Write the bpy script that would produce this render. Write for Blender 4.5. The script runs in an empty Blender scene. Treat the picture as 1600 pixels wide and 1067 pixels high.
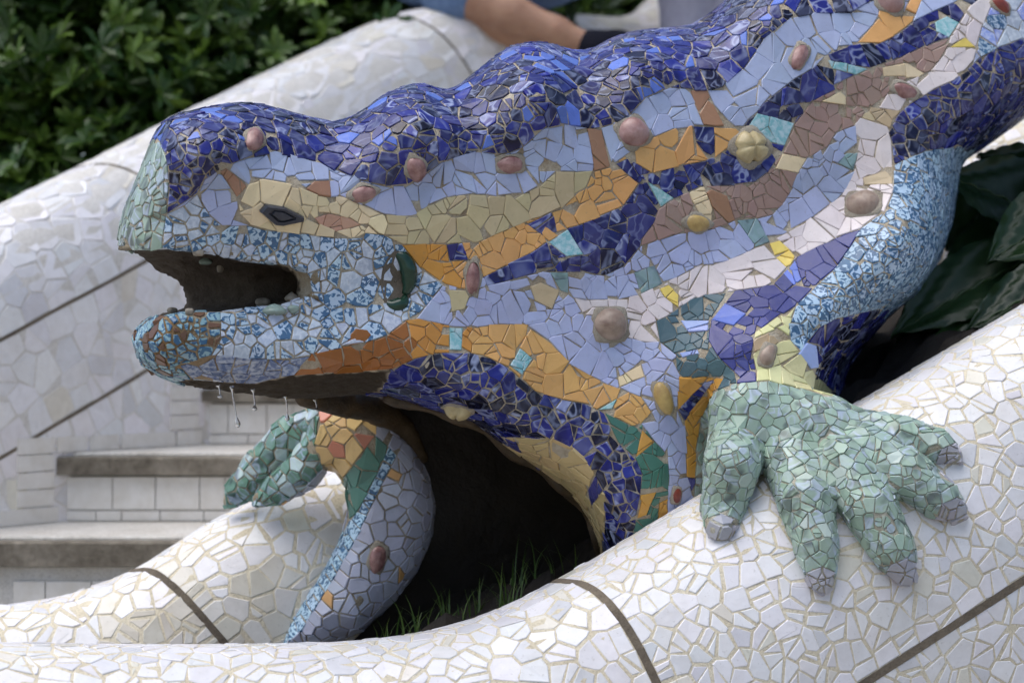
import bpy, math, random
import numpy as np
from mathutils import Vector, Matrix
from mathutils.bvhtree import BVHTree
from mathutils.kdtree import KDTree

random.seed(7)
RNG = np.random.default_rng(7)
scene = bpy.context.scene
COL = scene.collection

# ------------------------------------------------------------------ camera, light, exposure
CZ = 1.45                     # camera height above the path (m)
LENS, SENSOR = 70.0, 36.0
K = SENSOR / LENS / 1600.0    # metres per photo pixel per metre of distance
Y0 = 3.0                      # distance to the nearest flank of the sculpture

cam_data = bpy.data.cameras.new('camera')
cam = bpy.data.objects.new('camera', cam_data)
COL.objects.link(cam)
cam.location = (0, 0, CZ)
cam.rotation_euler = (math.radians(90), 0, 0)
cam_data.lens = LENS
cam_data.sensor_width = SENSOR
cam_data.clip_start = 0.05
cam_data.clip_end = 500
cam_data.dof.use_dof = True
cam_data.dof.focus_distance = 3.16
cam_data.dof.aperture_fstop = 3.5
scene.camera = cam

SUN_EL, SUN_AZ = math.radians(68), math.radians(-110)     # high, veiled by cloud, from the left and slightly behind the camera
world = bpy.data.worlds.new('World')
scene.world = world
world.use_nodes = True
wn = world.node_tree
for n in list(wn.nodes):
    wn.nodes.remove(n)
w_out = wn.nodes.new('ShaderNodeOutputWorld')
w_bg = wn.nodes.new('ShaderNodeBackground')
sky = wn.nodes.new('ShaderNodeTexSky')
sky.sky_type = 'NISHITA'
sky.sun_disc = False
sky.sun_elevation = SUN_EL
sky.sun_rotation = SUN_AZ
sky.air_density = 1.0
sky.dust_density = 2.5
sky.ozone_density = 1.0
w_bg.inputs['Strength'].default_value = 0.085
wn.links.new(sky.outputs[0], w_bg.inputs['Color'])
wn.links.new(w_bg.outputs[0], w_out.inputs['Surface'])

sun_data = bpy.data.lights.new('sun', 'SUN')
sun_data.energy = 1.5
sun_data.angle = math.radians(70)
sun_data.color = (1.0, 0.99, 0.985)
sun = bpy.data.objects.new('sun', sun_data)
COL.objects.link(sun)
sdir = Vector((math.sin(SUN_AZ) * math.cos(SUN_EL), math.cos(SUN_AZ) * math.cos(SUN_EL), math.sin(SUN_EL)))
sun.location = sdir * 20
sun.rotation_euler = (-sdir).to_track_quat('-Z', 'Y').to_euler()

scene.view_settings.view_transform = 'Standard'
scene.view_settings.look = 'None'
scene.view_settings.exposure = 0.9
scene.view_settings.gamma = 1.0
scene.cycles.use_denoising = True
scene.cycles.max_bounces = 5
scene.cycles.use_adaptive_sampling = True
scene.cycles.adaptive_threshold = 0.03

# ------------------------------------------------------------------ helpers
def P(px, py, d):
    """a point d millimetres behind the nearest flank, on the line of sight of a photo pixel"""
    y = Y0 + d / 1000.0
    return Vector(((px - 800.0) * K * y, y, CZ + (533.5 - py) * K * y))

def pix(p):
    return 800.0 + p[0] / (K * p[1]), 533.5 - (p[2] - CZ) / (K * p[1])

def lin(c):
    return tuple(((v / 255.0) / 12.92 if v / 255.0 <= 0.04045 else ((v / 255.0 + 0.055) / 1.055) ** 2.4) for v in c)

def tag(o, label, cat, group=None, kind=None):
    if label: o['label'] = label
    if cat: o['category'] = cat
    if group: o['group'] = group
    if kind: o['kind'] = kind
    return o

def empty(name, loc, label, cat, group=None):
    o = bpy.data.objects.new(name, None)
    o.empty_display_size = 0.1
    COL.objects.link(o)
    o.location = loc
    return tag(o, label, cat, group)

def mesh_obj(name, verts, faces, mats, parent=None, smooth=False, matidx=None, origin=None):
    """verts in world coordinates; the object's own origin is put at `origin` (or the parent's place)"""
    V = np.asarray(verts, dtype=np.float64).reshape(-1, 3)
    pl = Vector(parent['_loc']) if parent is not None and '_loc' in parent else (parent.location.copy() if parent is not None else Vector((0, 0, 0)))
    org = Vector(origin) if origin is not None else pl
    me = bpy.data.meshes.new(name)
    me.from_pydata((V - np.array(org)).tolist(), [], faces)
    for m in (mats if isinstance(mats, (list, tuple)) else [mats]):
        me.materials.append(m)
    if matidx is not None:
        me.polygons.foreach_set('material_index', matidx)
    if smooth:
        me.polygons.foreach_set('use_smooth', [True] * len(me.polygons))
    me.update()
    o = bpy.data.objects.new(name, me)
    COL.objects.link(o)
    if parent is not None:
        o.parent = parent
        base = parent
        tot = Vector((0, 0, 0))
        while base is not None:
            tot += base.location
            base = base.parent
        o.location = org - tot
    else:
        o.location = org
    return o

def set_attr(me, col=None, rnd=None, domain='FACE'):
    if col is not None:
        a = me.attributes.new('col', 'FLOAT_COLOR', domain)
        c = np.ones((len(col), 4), dtype=np.float32)
        c[:, :3] = col
        a.data.foreach_set('color', c.ravel())
    if rnd is not None:
        a = me.attributes.new('rnd', 'FLOAT_VECTOR', domain)
        a.data.foreach_set('vector', np.asarray(rnd, dtype=np.float32).ravel())

# ------------------------------------------------------------------ materials
def new_mat(name):
    m = bpy.data.materials.new(name)
    m.use_nodes = True
    nt = m.node_tree
    b = nt.nodes['Principled BSDF']
    return m, nt, b

def N(nt, t, **kw):
    n = nt.nodes.new(t)
    for k, v in kw.items():
        if k in n.inputs:
            n.inputs[k].default_value = v
        else:
            setattr(n, k, v)
    return n

def ramp(nt, fac, stops):
    r = nt.nodes.new('ShaderNodeValToRGB')
    while len(r.color_ramp.elements) < len(stops):
        r.color_ramp.elements.new(0.5)
    for e, (p, c) in zip(r.color_ramp.elements, stops):
        e.position = p
        e.color = tuple(c) + (1,) if len(c) == 3 else c
    nt.links.new(fac, r.inputs[0])
    return r.outputs[0]

def mix(nt, fac, a, b, mode='MIX'):
    n = nt.nodes.new('ShaderNodeMix')
    n.data_type = 'RGBA'
    n.blend_type = mode
    for sock, v in ((n.inputs[0], fac), (n.inputs[6], a), (n.inputs[7], b)):
        if hasattr(v, 'is_linked'):
            nt.links.new(v, sock)
        elif isinstance(v, (int, float)):
            sock.default_value = v
        else:
            sock.default_value = tuple(v) + (1,) if len(v) == 3 else v
    return n.outputs[2]

def math_n(nt, op, a, b=0.0):
    n = nt.nodes.new('ShaderNodeMath')
    n.operation = op
    for sock, v in zip(n.inputs, (a, b)):
        if hasattr(v, 'is_linked'):
            nt.links.new(v, sock)
        else:
            sock.default_value = v
    return n.outputs[0]

def noise(nt, vec, scale, detail=3, rough=0.55, dist=0.0):
    n = N(nt, 'ShaderNodeTexNoise', Scale=scale, Detail=detail, Roughness=rough, Distortion=dist)
    if vec is not None:
        nt.links.new(vec, n.inputs['Vector'])
    return n.outputs[0]

def tile_coords(nt):
    g = nt.nodes.new('ShaderNodeNewGeometry')
    a = N(nt, 'ShaderNodeAttribute', attribute_name='rnd')
    s = N(nt, 'ShaderNodeVectorMath', operation='MULTIPLY_ADD')
    nt.links.new(a.outputs['Vector'], s.inputs[0])
    s.inputs[1].default_value = (7, 7, 7)
    nt.links.new(g.outputs['Position'], s.inputs[2])
    c = N(nt, 'ShaderNodeAttribute', attribute_name='col')
    sep = nt.nodes.new('ShaderNodeSeparateXYZ')
    nt.links.new(a.outputs['Vector'], sep.inputs[0])
    return s.outputs[0], g.outputs['Position'], c.outputs['Color'], sep.outputs

def glaze(nt, b, pos, color, rough=0.22, bump=0.25, bscale=90, dirt=0.35):
    """colour with some grime on top; a little waviness in the glaze"""
    d = noise(nt, pos, 7, 3, 0.65)
    f = ramp(nt, d, [(0.5, (0, 0, 0)), (0.8, (1, 1, 1))])
    f = math_n(nt, 'MULTIPLY', f, dirt)
    col = mix(nt, f, color, mix(nt, 1.0, color, (0.62, 0.56, 0.45), 'MULTIPLY'))
    d2 = noise(nt, pos, 160, 2, 0.6)
    f2 = ramp(nt, d2, [(0.63, (0, 0, 0)), (0.72, (1, 1, 1))])
    col = mix(nt, math_n(nt, 'MULTIPLY', f2, dirt * 0.6), col, (0.2, 0.17, 0.12))
    nt.links.new(col, b.inputs['Base Color'])
    r = math_n(nt, 'MULTIPLY_ADD', d, 0.22)
    nt.nodes[-1].inputs[2].default_value = rough - 0.05
    nt.links.new(r, b.inputs['Roughness'])
    bp = N(nt, 'ShaderNodeBump', Strength=bump, Distance=0.002)
    nt.links.new(noise(nt, pos, bscale, 1), bp.inputs['Height'])
    nt.links.new(bp.outputs[0], b.inputs['Normal'])
    b.inputs['Specular IOR Level'].default_value = 0.42

def mat_plain():
    m, nt, b = new_mat('glazed_tile_plain')
    tc, pos, col, rn = tile_coords(nt)
    n1 = noise(nt, tc, 45, 3)
    c = mix(nt, ramp(nt, n1, [(0.35, (0, 0, 0)), (0.7, (0.35,) * 3)]), col, mix(nt, 1.0, col, (0.8, 0.78, 0.74), 'MULTIPLY'))
    glaze(nt, b, pos, c)
    return m

def mat_swirl():
    m, nt, b = new_mat('glazed_tile_swirl')
    tc, pos, col, rn = tile_coords(nt)
    n1 = noise(nt, tc, 22, 1, 0.5, 1.2)
    n2 = noise(nt, tc, 19, 1.2, 0.45, 1.8)
    ridge = math_n(nt, 'ABSOLUTE', math_n(nt, 'SUBTRACT', n2, 0.5))
    streak = ramp(nt, ridge, [(0.0, (1, 1, 1)), (0.022, (0.7,) * 3), (0.07, (0, 0, 0))])
    wide = ramp(nt, n1, [(0.52, (0, 0, 0)), (0.72, (1, 1, 1))])
    dark = ramp(nt, n1, [(0.3, (1, 1, 1)), (0.5, (0, 0, 0))])
    c = mix(nt, math_n(nt, 'MULTIPLY', dark, 0.75), col, mix(nt, 1.0, col, (0.18, 0.16, 0.24), 'MULTIPLY'))
    hsv = N(nt, 'ShaderNodeHueSaturation', Saturation=0.62, Value=1.0)
    nt.links.new(col, hsv.inputs['Color'])
    light = mix(nt, 0.55, mix(nt, 1.0, hsv.outputs[0], (0.1, 0.12, 0.16), 'ADD'), (0.48, 0.55, 0.82))
    f = math_n(nt, 'MULTIPLY', math_n(nt, 'MAXIMUM', streak, math_n(nt, 'MULTIPLY', wide, 0.35)), rn[0])
    nt.nodes[-1].use_clamp = True
    c = mix(nt, f, c, light)
    glaze(nt, b, pos, c, rough=0.2, bump=0.35, bscale=60, dirt=0.3)
    return m

def mat_speckle():
    m, nt, b = new_mat('glazed_tile_speckle')
    tc, pos, col, rn = tile_coords(nt)
    n1 = noise(nt, tc, 85, 1, 0.5, 1.6)
    s = ramp(nt, n1, [(0.49, (0, 0, 0)), (0.53, (1, 1, 1))])
    n2 = noise(nt, tc, 40, 2)
    dk = mix(nt, n2, (0.008, 0.045, 0.14), (0.035, 0.15, 0.29))
    c = mix(nt, math_n(nt, 'MULTIPLY', s, 0.9), col, dk)
    glaze(nt, b, pos, c, rough=0.22, dirt=0.3)
    return m

def mat_mottle():
    m, nt, b = new_mat('glazed_tile_mottled')
    tc, pos, col, rn = tile_coords(nt)
    n1 = noise(nt, tc, 110, 3, 0.6, 0.6)
    c = mix(nt, ramp(nt, n1, [(0.4, (0, 0, 0)), (0.62, (0.75,) * 3)]), col, mix(nt, 0.6, col, (0.8, 0.85, 0.9)))
    glaze(nt, b, pos, c, rough=0.16, dirt=0.3)
    return m

def mat_mortar(name, base, dark, scale=60, bump=0.6, rough=0.95):
    m, nt, b = new_mat(name)
    g = nt.nodes.new('ShaderNodeNewGeometry')
    n1 = noise(nt, g.outputs['Position'], 9, 5, 0.7)
    n2 = noise(nt, g.outputs['Position'], scale * 4, 4, 0.7)
    c = mix(nt, ramp(nt, n1, [(0.35, (0, 0, 0)), (0.68, (1, 1, 1))]), base, dark)
    c = mix(nt, ramp(nt, n2, [(0.45, (0, 0, 0)), (0.7, (0.6,) * 3)]), c, mix(nt, 1.0, c, (0.5, 0.48, 0.45), 'MULTIPLY'))
    nt.links.new(c, b.inputs['Base Color'])
    b.inputs['Roughness'].default_value = rough
    bp = N(nt, 'ShaderNodeBump', Strength=bump, Distance=0.004)
    nt.links.new(n2, bp.inputs['Height'])
    nt.links.new(bp.outputs[0], b.inputs['Normal'])
    return m

def mat_core():
    """mortar of the sculpture: its colour is painted per vertex (grout, algae, bare stone)"""
    m, nt, b = new_mat('sculpture_mortar')
    g = nt.nodes.new('ShaderNodeNewGeometry')
    c = N(nt, 'ShaderNodeAttribute', attribute_name='col').outputs['Color']
    n1 = noise(nt, g.outputs['Position'], 30, 5, 0.7)
    n2 = noise(nt, g.outputs['Position'], 240, 4, 0.7)
    c2 = mix(nt, ramp(nt, n1, [(0.35, (0, 0, 0)), (0.7, (1, 1, 1))]), c, mix(nt, 1.0, c, (0.5, 0.42, 0.33), 'MULTIPLY'))
    nt.links.new(c2, b.inputs['Base Color'])
    b.inputs['Roughness'].default_value = 0.85
    bp = N(nt, 'ShaderNodeBump', Strength=0.7, Distance=0.005)
    h = math_n(nt, 'ADD', n2, math_n(nt, 'MULTIPLY', n1, 2.0))
    nt.links.new(h, bp.inputs['Height'])
    nt.links.new(bp.outputs[0], b.inputs['Normal'])
    return m

def mat_simple(name, base, rough=0.5, var=None, scale=20, bump=0.0, spec=0.5, sss=0.0):
    m, nt, b = new_mat(name)
    g = nt.nodes.new('ShaderNodeNewGeometry')
    n1 = noise(nt, g.outputs['Position'], scale, 5, 0.65)
    if var:
        c = mix(nt, ramp(nt, n1, [(0.35, (0, 0, 0)), (0.68, (1, 1, 1))]), base, var)
        nt.links.new(c, b.inputs['Base Color'])
    else:
        b.inputs['Base Color'].default_value = tuple(base) + (1,)
    b.inputs['Roughness'].default_value = rough
    b.inputs['Specular IOR Level'].default_value = spec
    if sss:
        b.inputs['Subsurface Weight'].default_value = sss
        b.inputs['Subsurface Radius'].default_value = (0.01, 0.004, 0.002)
    if bump:
        bp = N(nt, 'ShaderNodeBump', Strength=bump, Distance=0.004)
        nt.links.new(n1, bp.inputs['Height'])
        nt.links.new(bp.outputs[0], b.inputs['Normal'])
    return m

def mat_leaf(name, a, b_, rough=0.4, trans=0.15):
    m, nt, b = new_mat(name)
    at = N(nt, 'ShaderNodeAttribute', attribute_name='rnd')
    sep = nt.nodes.new('ShaderNodeSeparateXYZ')
    nt.links.new(at.outputs['Vector'], sep.inputs[0])
    c = mix(nt, sep.outputs[0], a, b_)
    nt.links.new(c, b.inputs['Base Color'])
    b.inputs['Roughness'].default_value = rough
    tr = N(nt, 'ShaderNodeBsdfTranslucent')
    nt.links.new(c, tr.inputs[0])
    ms = N(nt, 'ShaderNodeMixShader')
    ms.inputs[0].default_value = trans
    nt.links.new(b.outputs[0], ms.inputs[1])
    nt.links.new(tr.outputs[0], ms.inputs[2])
    nt.links.new(ms.outputs[0], nt.nodes['Material Output'].inputs['Surface'])
    return m

M = {}
M['plain'] = mat_plain()
M['swirl'] = mat_swirl()
M['speck'] = mat_speckle()
M['mottle'] = mat_mottle()
MORDER = ['plain', 'swirl', 'speck', 'mottle']
M['core'] = mat_core()
M['cream_mortar'] = mat_mortar('cream_mortar', (0.78, 0.71, 0.55), (0.64, 0.56, 0.41))
M['white_mortar'] = mat_mortar('white_mortar', (0.74, 0.72, 0.69), (0.64, 0.61, 0.56))
M['joint'] = mat_mortar('joint_mortar', (0.22, 0.18, 0.13), (0.1, 0.08, 0.06))
M['stone'] = mat_mortar('step_stone', (0.27, 0.24, 0.195), (0.09, 0.075, 0.055), scale=16)
M['tread'] = mat_mortar('tread_screed', (0.62, 0.6, 0.56), (0.5, 0.47, 0.42), scale=30, bump=0.2)
M['soil'] = mat_mortar('soil', (0.035, 0.026, 0.018), (0.016, 0.012, 0.009), scale=14, bump=1.0)
M['path'] = mat_mortar('path_paving', (0.33, 0.3, 0.26), (0.25, 0.22, 0.19), scale=20)

# ------------------------------------------------------------------ geometry tools
def catmull(pts, step):
    pts = [np.array(p, float) for p in pts]
    pts = [2 * pts[0] - pts[1]] + pts + [2 * pts[-1] - pts[-2]]
    out = []
    for i in range(1, len(pts) - 2):
        p0, p1, p2, p3 = pts[i - 1:i + 3]
        n = max(2, int(np.linalg.norm(p2 - p1) / step))
        for k in range(n):
            t = k / n
            out.append(0.5 * ((2 * p1) + (-p0 + p2) * t + (2 * p0 - 5 * p1 + 4 * p2 - p3) * t * t + (-p0 + 3 * p1 - 3 * p2 + p3) * t ** 3))
    out.append(pts[-2])
    return np.array(out)

def surface_nets(f, org, h):
    """zero surface of a sampled field as quads (naive surface nets)"""
    s = f < 0
    nx, ny, nz = f.shape
    offs = [(i, j, k) for i in (0, 1) for j in (0, 1) for k in (0, 1)]
    cs = [s[i:nx - 1 + i, j:ny - 1 + j, k:nz - 1 + k] for i, j, k in offs]
    cnt = sum(c.astype(np.int8) for c in cs)
    mask = (cnt > 0) & (cnt < 8)
    idx = -np.ones(mask.shape, dtype=np.int64)
    cells = np.argwhere(mask)
    idx[mask] = np.arange(len(cells))
    vals = np.stack([f[cells[:, 0] + i, cells[:, 1] + j, cells[:, 2] + k] for i, j, k in offs], 1)
    pos = np.zeros((len(cells), 3)); num = np.zeros(len(cells))
    offa = np.array(offs, float)
    for a in range(8):
        for b in range(a + 1, 8):
            if np.abs(offa[a] - offa[b]).sum() != 1: continue
            va, vb = vals[:, a], vals[:, b]
            cr = (va < 0) != (vb < 0)
            t = np.where(cr, va / np.where(cr, va - vb, 1), 0)
            pos += np.where(cr[:, None], offa[a] + t[:, None] * (offa[b] - offa[a]), 0)
            num += cr
    V = (cells + pos / num[:, None]) * h + np.array(org)
    F = []
    for ax in range(3):
        sl0 = [slice(1, n - 1) for n in f.shape]; sl1 = list(sl0)
        sl0[ax] = slice(0, f.shape[ax] - 1); sl1[ax] = slice(1, f.shape[ax])
        a, b = s[tuple(sl0)], s[tuple(sl1)]
        e = np.argwhere(a != b)
        base = e.copy()
        o1, o2 = [x for x in range(3) if x != ax]
        base[:, o1] += 1; base[:, o2] += 1
        sg = a[tuple(e.T)]
        def cell(d1, d2):
            q = base.copy(); q[:, o1] += d1; q[:, o2] += d2
            return idx[q[:, 0], q[:, 1], q[:, 2]]
        q = np.stack([cell(-1, -1), cell(0, -1), cell(0, 0), cell(-1, 0)], 1)
        if ax == 1: sg = ~sg
        q[~sg] = q[~sg][:, ::-1]
        F.append(q)
    return V, np.concatenate(F)

def relax(V, F, it=2, lam=0.5):
    e = np.concatenate([F[:, [0, 1]], F[:, [1, 2]], F[:, [2, 3]], F[:, [3, 0]]])
    n = np.bincount(e[:, 0], minlength=len(V)) + np.bincount(e[:, 1], minlength=len(V))
    for _ in range(it):
        acc = np.zeros_like(V)
        for c in range(3):
            acc[:, c] = np.bincount(e[:, 0], V[e[:, 1], c], len(V)) + np.bincount(e[:, 1], V[e[:, 0], c], len(V))
        V = V + lam * (acc / n[:, None] - V)
    return V

def seg_dist(X, Y, poly, closed=False):
    """distance from each (X, Y) to a polyline"""
    d = np.full(X.shape, 1e9)
    n = len(poly)
    for i in range(n if closed else n - 1):
        ax, ay = poly[i]; bx, by = poly[(i + 1) % n]
        dx, dy = bx - ax, by - ay
        t = np.clip(((X - ax) * dx + (Y - ay) * dy) / (dx * dx + dy * dy + 1e-9), 0, 1)
        d = np.minimum(d, np.hypot(X - ax - t * dx, Y - ay - t * dy))
    return d

def inside(X, Y, poly):
    r = np.zeros(np.shape(X), bool)
    n = len(poly)
    for i in range(n):
        x1, y1 = poly[i]; x2, y2 = poly[(i + 1) % n]
        if y1 == y2: continue
        c = ((y1 > Y) != (y2 > Y)) & (X < (x2 - x1) * (Y - y1) / (y2 - y1) + x1)
        r ^= c
    return r

def to_world(V):
    y = Y0 + V[:, 2] / 1000.0
    return np.stack([(V[:, 0] - 800.0) * K * y, y, CZ + (533.5 - V[:, 1]) * K * y], 1)

def capsule(X, Y, Z, a, b, ra, rb):
    a = np.array(a, float); b = np.array(b, float)
    d = b - a
    t = np.clip(((X - a[0]) * d[0] + (Y - a[1]) * d[1] + (Z - a[2]) * d[2]) / (d @ d), 0, 1)
    return np.sqrt((X - a[0] - t * d[0]) ** 2 + (Y - a[1] - t * d[1]) ** 2 + (Z - a[2] - t * d[2]) ** 2) - (ra + (rb - ra) * t)

def smin(a, b, k):
    h = np.clip(0.5 + 0.5 * (b - a) / k, 0, 1)
    return b + (a - b) * h - k * h * (1 - h)

# ------------------------------------------------------------------ broken-tile mosaic
class Seeds:
    def __init__(self, cell=0.05):
        self.p, self.n, self.cls, self.size = [], [], [], []
        self.h = {}
        self.c = cell
    def key(self, p):
        return (int(p[0] // self.c), int(p[1] // self.c), int(p[2] // self.c))
    def near(self, p, size, f=0.8, n=None):
        k = self.key(p)
        for i in (-1, 0, 1):
            for j in (-1, 0, 1):
                for l in (-1, 0, 1):
                    for q in self.h.get((k[0] + i, k[1] + j, k[2] + l), ()):
                        v = self.p[q]
                        r = 0.5 * f * (size + self.size[q])
                        if (v[0] - p[0]) ** 2 + (v[1] - p[1]) ** 2 + (v[2] - p[2]) ** 2 < r * r:
                            if n is None or n[0] * self.n[q][0] + n[1] * self.n[q][1] + n[2] * self.n[q][2] > -0.2:
                                return True
        return False
    def add(self, p, n, cls, size):
        self.h.setdefault(self.key(p), []).append(len(self.p))
        self.p.append(tuple(p)); self.n.append(tuple(n)); self.cls.append(cls); self.size.append(size)

def clip(poly, nx, ny, d):
    """keep x*nx + y*ny <= d"""
    out = []
    m = len(poly)
    for i in range(m):
        a = poly[i]; b = poly[(i + 1) % m]
        da = a[0] * nx + a[1] * ny - d; db = b[0] * nx + b[1] * ny - d
        if da <= 0: out.append(a)
        if (da < 0 < db) or (db < 0 < da):
            t = da / (da - db)
            out.append((a[0] + t * (b[0] - a[0]), a[1] + t * (b[1] - a[1])))
    return out

def area(poly):
    return 0.5 * abs(sum(poly[i][0] * poly[i - 1][1] - poly[i - 1][0] * poly[i][1] for i in range(len(poly))))

def inset(poly, g):
    """move every edge of a convex polygon inwards"""
    cx = sum(p[0] for p in poly) / len(poly); cy = sum(p[1] for p in poly) / len(poly)
    out = poly
    for i in range(len(poly)):
        a = poly[i]; b = poly[(i + 1) % len(poly)]
        ex, ey = b[0] - a[0], b[1] - a[1]
        L = math.hypot(ex, ey)
        if L < 1e-7: continue
        nx, ny = ey / L, -ex / L
        if nx * (cx - a[0]) + ny * (cy - a[1]) > 0: nx, ny = -nx, -ny
        out = clip(out, nx, ny, nx * a[0] + ny * a[1] - g)
        if len(out) < 3: return []
    return out

def tidy(poly, eps):
    out = []
    for p in poly:
        if not out or math.hypot(p[0] - out[-1][0], p[1] - out[-1][1]) > eps: out.append(p)
    if len(out) > 1 and math.hypot(out[0][0] - out[-1][0], out[0][1] - out[-1][1]) <= eps: out.pop()
    return out

def seg_in(poly, a, b):
    """does the segment a-b pass through the convex (counter-clockwise) polygon?"""
    t0, t1 = 0.0, 1.0
    dx, dy = b[0] - a[0], b[1] - a[1]
    for i in range(len(poly)):
        p = poly[i]; q_ = poly[(i + 1) % len(poly)]
        nx, ny = q_[1] - p[1], p[0] - q_[0]
        num = nx * (p[0] - a[0]) + ny * (p[1] - a[1])
        den = nx * dx + ny * dy
        if abs(den) < 1e-14:
            if num < 0: return False
            continue
        t = num / den
        if den > 0: t1 = min(t1, t)
        else: t0 = max(t0, t)
        if t0 > t1: return False
    return t1 - t0 > 1e-3

def mosaic(S, bvh, style, gapf, split=0.35, lift=0.0022, depth=0.004, tilt=0.03, rough_edge=0.0, wrap=True, edgef=None):
    """cells of the seeds on the surface -> list of tiles (top ring, normal, material, colour, random)"""
    n = len(S.p)
    kd = KDTree(n)
    for i, p in enumerate(S.p): kd.insert(p, i)
    kd.balance()
    rnd = random.random
    tiles = []
    for i in range(n):
        cls = S.cls[i]
        if cls is None: continue
        p = Vector(S.p[i]); nr = Vector(S.n[i]); sz = S.size[i]
        u = nr.orthogonal().normalized(); v = nr.cross(u)
        R = sz * 0.95
        poly = [(R * math.cos(a), R * math.sin(a)) for a in (0.4, 1.2, 2.0, 2.75, 3.5, 4.3, 5.1, 5.9)]
        edges = edgef(i, p, nr, u, v, sz) if edgef else []
        for co, j, dist in kd.find_n(p, 26):
            if j == i or dist > sz * 3.2: continue
            if edges and S.cls[j] != 'hole' and (S.cls[j][:2] if isinstance(cls, tuple) else S.cls[j]) != (cls[:2] if isinstance(cls, tuple) else cls): continue
            nj = S.n[j]
            if nr[0] * nj[0] + nr[1] * nj[1] + nr[2] * nj[2] < -0.1: continue
            dv = co - p
            qx, qy = dv.dot(u), dv.dot(v)
            L = math.hypot(qx, qy)
            if L < 1e-6: continue
            g = gapf(cls, S.cls[j])
            poly = clip(poly, qx / L, qy / L, dist * 0.5 - g * 0.5)
            if len(poly) < 3: break
        for dd, a, b, ge in sorted(edges):
            if len(poly) < 3: break
            if not seg_in(poly, a, b): continue
            ex, ey = b[0] - a[0], b[1] - a[1]
            L = math.hypot(ex, ey)
            if L < 1e-7: continue
            nx, ny = ey / L, -ex / L
            d = nx * a[0] + ny * a[1]
            if d < 0: nx, ny, d = -nx, -ny, -d
            poly = clip(poly, nx, ny, d - ge * 0.5)
        if len(poly) < 3: continue
        g = gapf(cls, cls)
        pieces = [poly]
        if rnd() < split:
            a = rnd() * math.pi
            cx = sum(q[0] for q in poly) / len(poly); cy = sum(q[1] for q in poly) / len(poly)
            nx, ny = math.cos(a), math.sin(a)
            d = nx * cx + ny * cy + (rnd() - 0.5) * sz * 0.25
            A = clip(poly, nx, ny, d - g * 0.5); B = clip(poly, -nx, -ny, -d - g * 0.5)
            A_ok = len(A) >= 3 and area(A) > sz * sz * 0.06; B_ok = len(B) >= 3 and area(B) > sz * sz * 0.06
            if A_ok and B_ok: pieces = [A, B]
        for poly in pieces:
            poly = tidy(poly, sz * 0.09)
            if len(poly) < 3 or area(poly) < sz * sz * 0.035: continue
            if rough_edge:
                poly = [(x + (rnd() - 0.5) * sz * rough_edge, y + (rnd() - 0.5) * sz * rough_edge) for x, y in poly]
            mk, col, amt = style(cls, p)
            if mk is None: continue
            tx, ty = (rnd() - 0.5) * 2 * tilt, (rnd() - 0.5) * 2 * tilt
            hz = random.uniform(-0.2, 0.3) * lift
            cham = min(0.0012, sz * 0.04)
            top = inset(poly, cham)
            if len(top) != len(poly): top = [(x * 0.93, y * 0.93) for x, y in poly]
            cx = sum(q[0] for q in poly) / len(poly); cy = sum(q[1] for q in poly) / len(poly)
            mid, upp, bot = [], [], []
            for (x, y), (tx_, ty_) in zip(poly, top):
                w = p + u * x + v * y
                hgt = (x - cx) * tx + (y - cy) * ty + hz
                c = None
                if wrap:
                    c, m_, _, _ = bvh.find_nearest(w)
                if c is not None:
                    k = (c - w).dot(nr)
                    off = c - w
                    if off.length > 0.006:
                        w = w + off * 0.75
                    else:
                        w = w + nr * k * (0.45 if k < 0 else 0.9)
                mid.append(w + nr * (hgt + lift - 0.0008))
                upp.append(w + u * (tx_ - x) + v * (ty_ - y) + nr * (hgt + lift))
                bot.append(w - nr * depth)
            tiles.append((bot, mid, upp, nr, mk, col, (amt, rnd(), rnd()), sz))
    return tiles

def tile_faces(m, base=0):
    f = [tuple(base + 2 * m + k for k in range(m))]
    for k in range(m):
        k2 = (k + 1) % m
        f.append((base + k, base + k2, base + m + k2, base + m + k))
        f.append((base + m + k, base + m + k2, base + 2 * m + k2, base + 2 * m + k))
    return f

def orient(t):
    bot, mid, upp, nr = t[:4]
    a = Vector((0, 0, 0))
    for k in range(len(upp)):
        a += (upp[k] - upp[0]).cross(upp[(k + 1) % len(upp)] - upp[0])
    if a.dot(nr) < 0:
        return (bot[::-1], mid[::-1], upp[::-1]) + tuple(t[3:])
    return t

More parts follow.
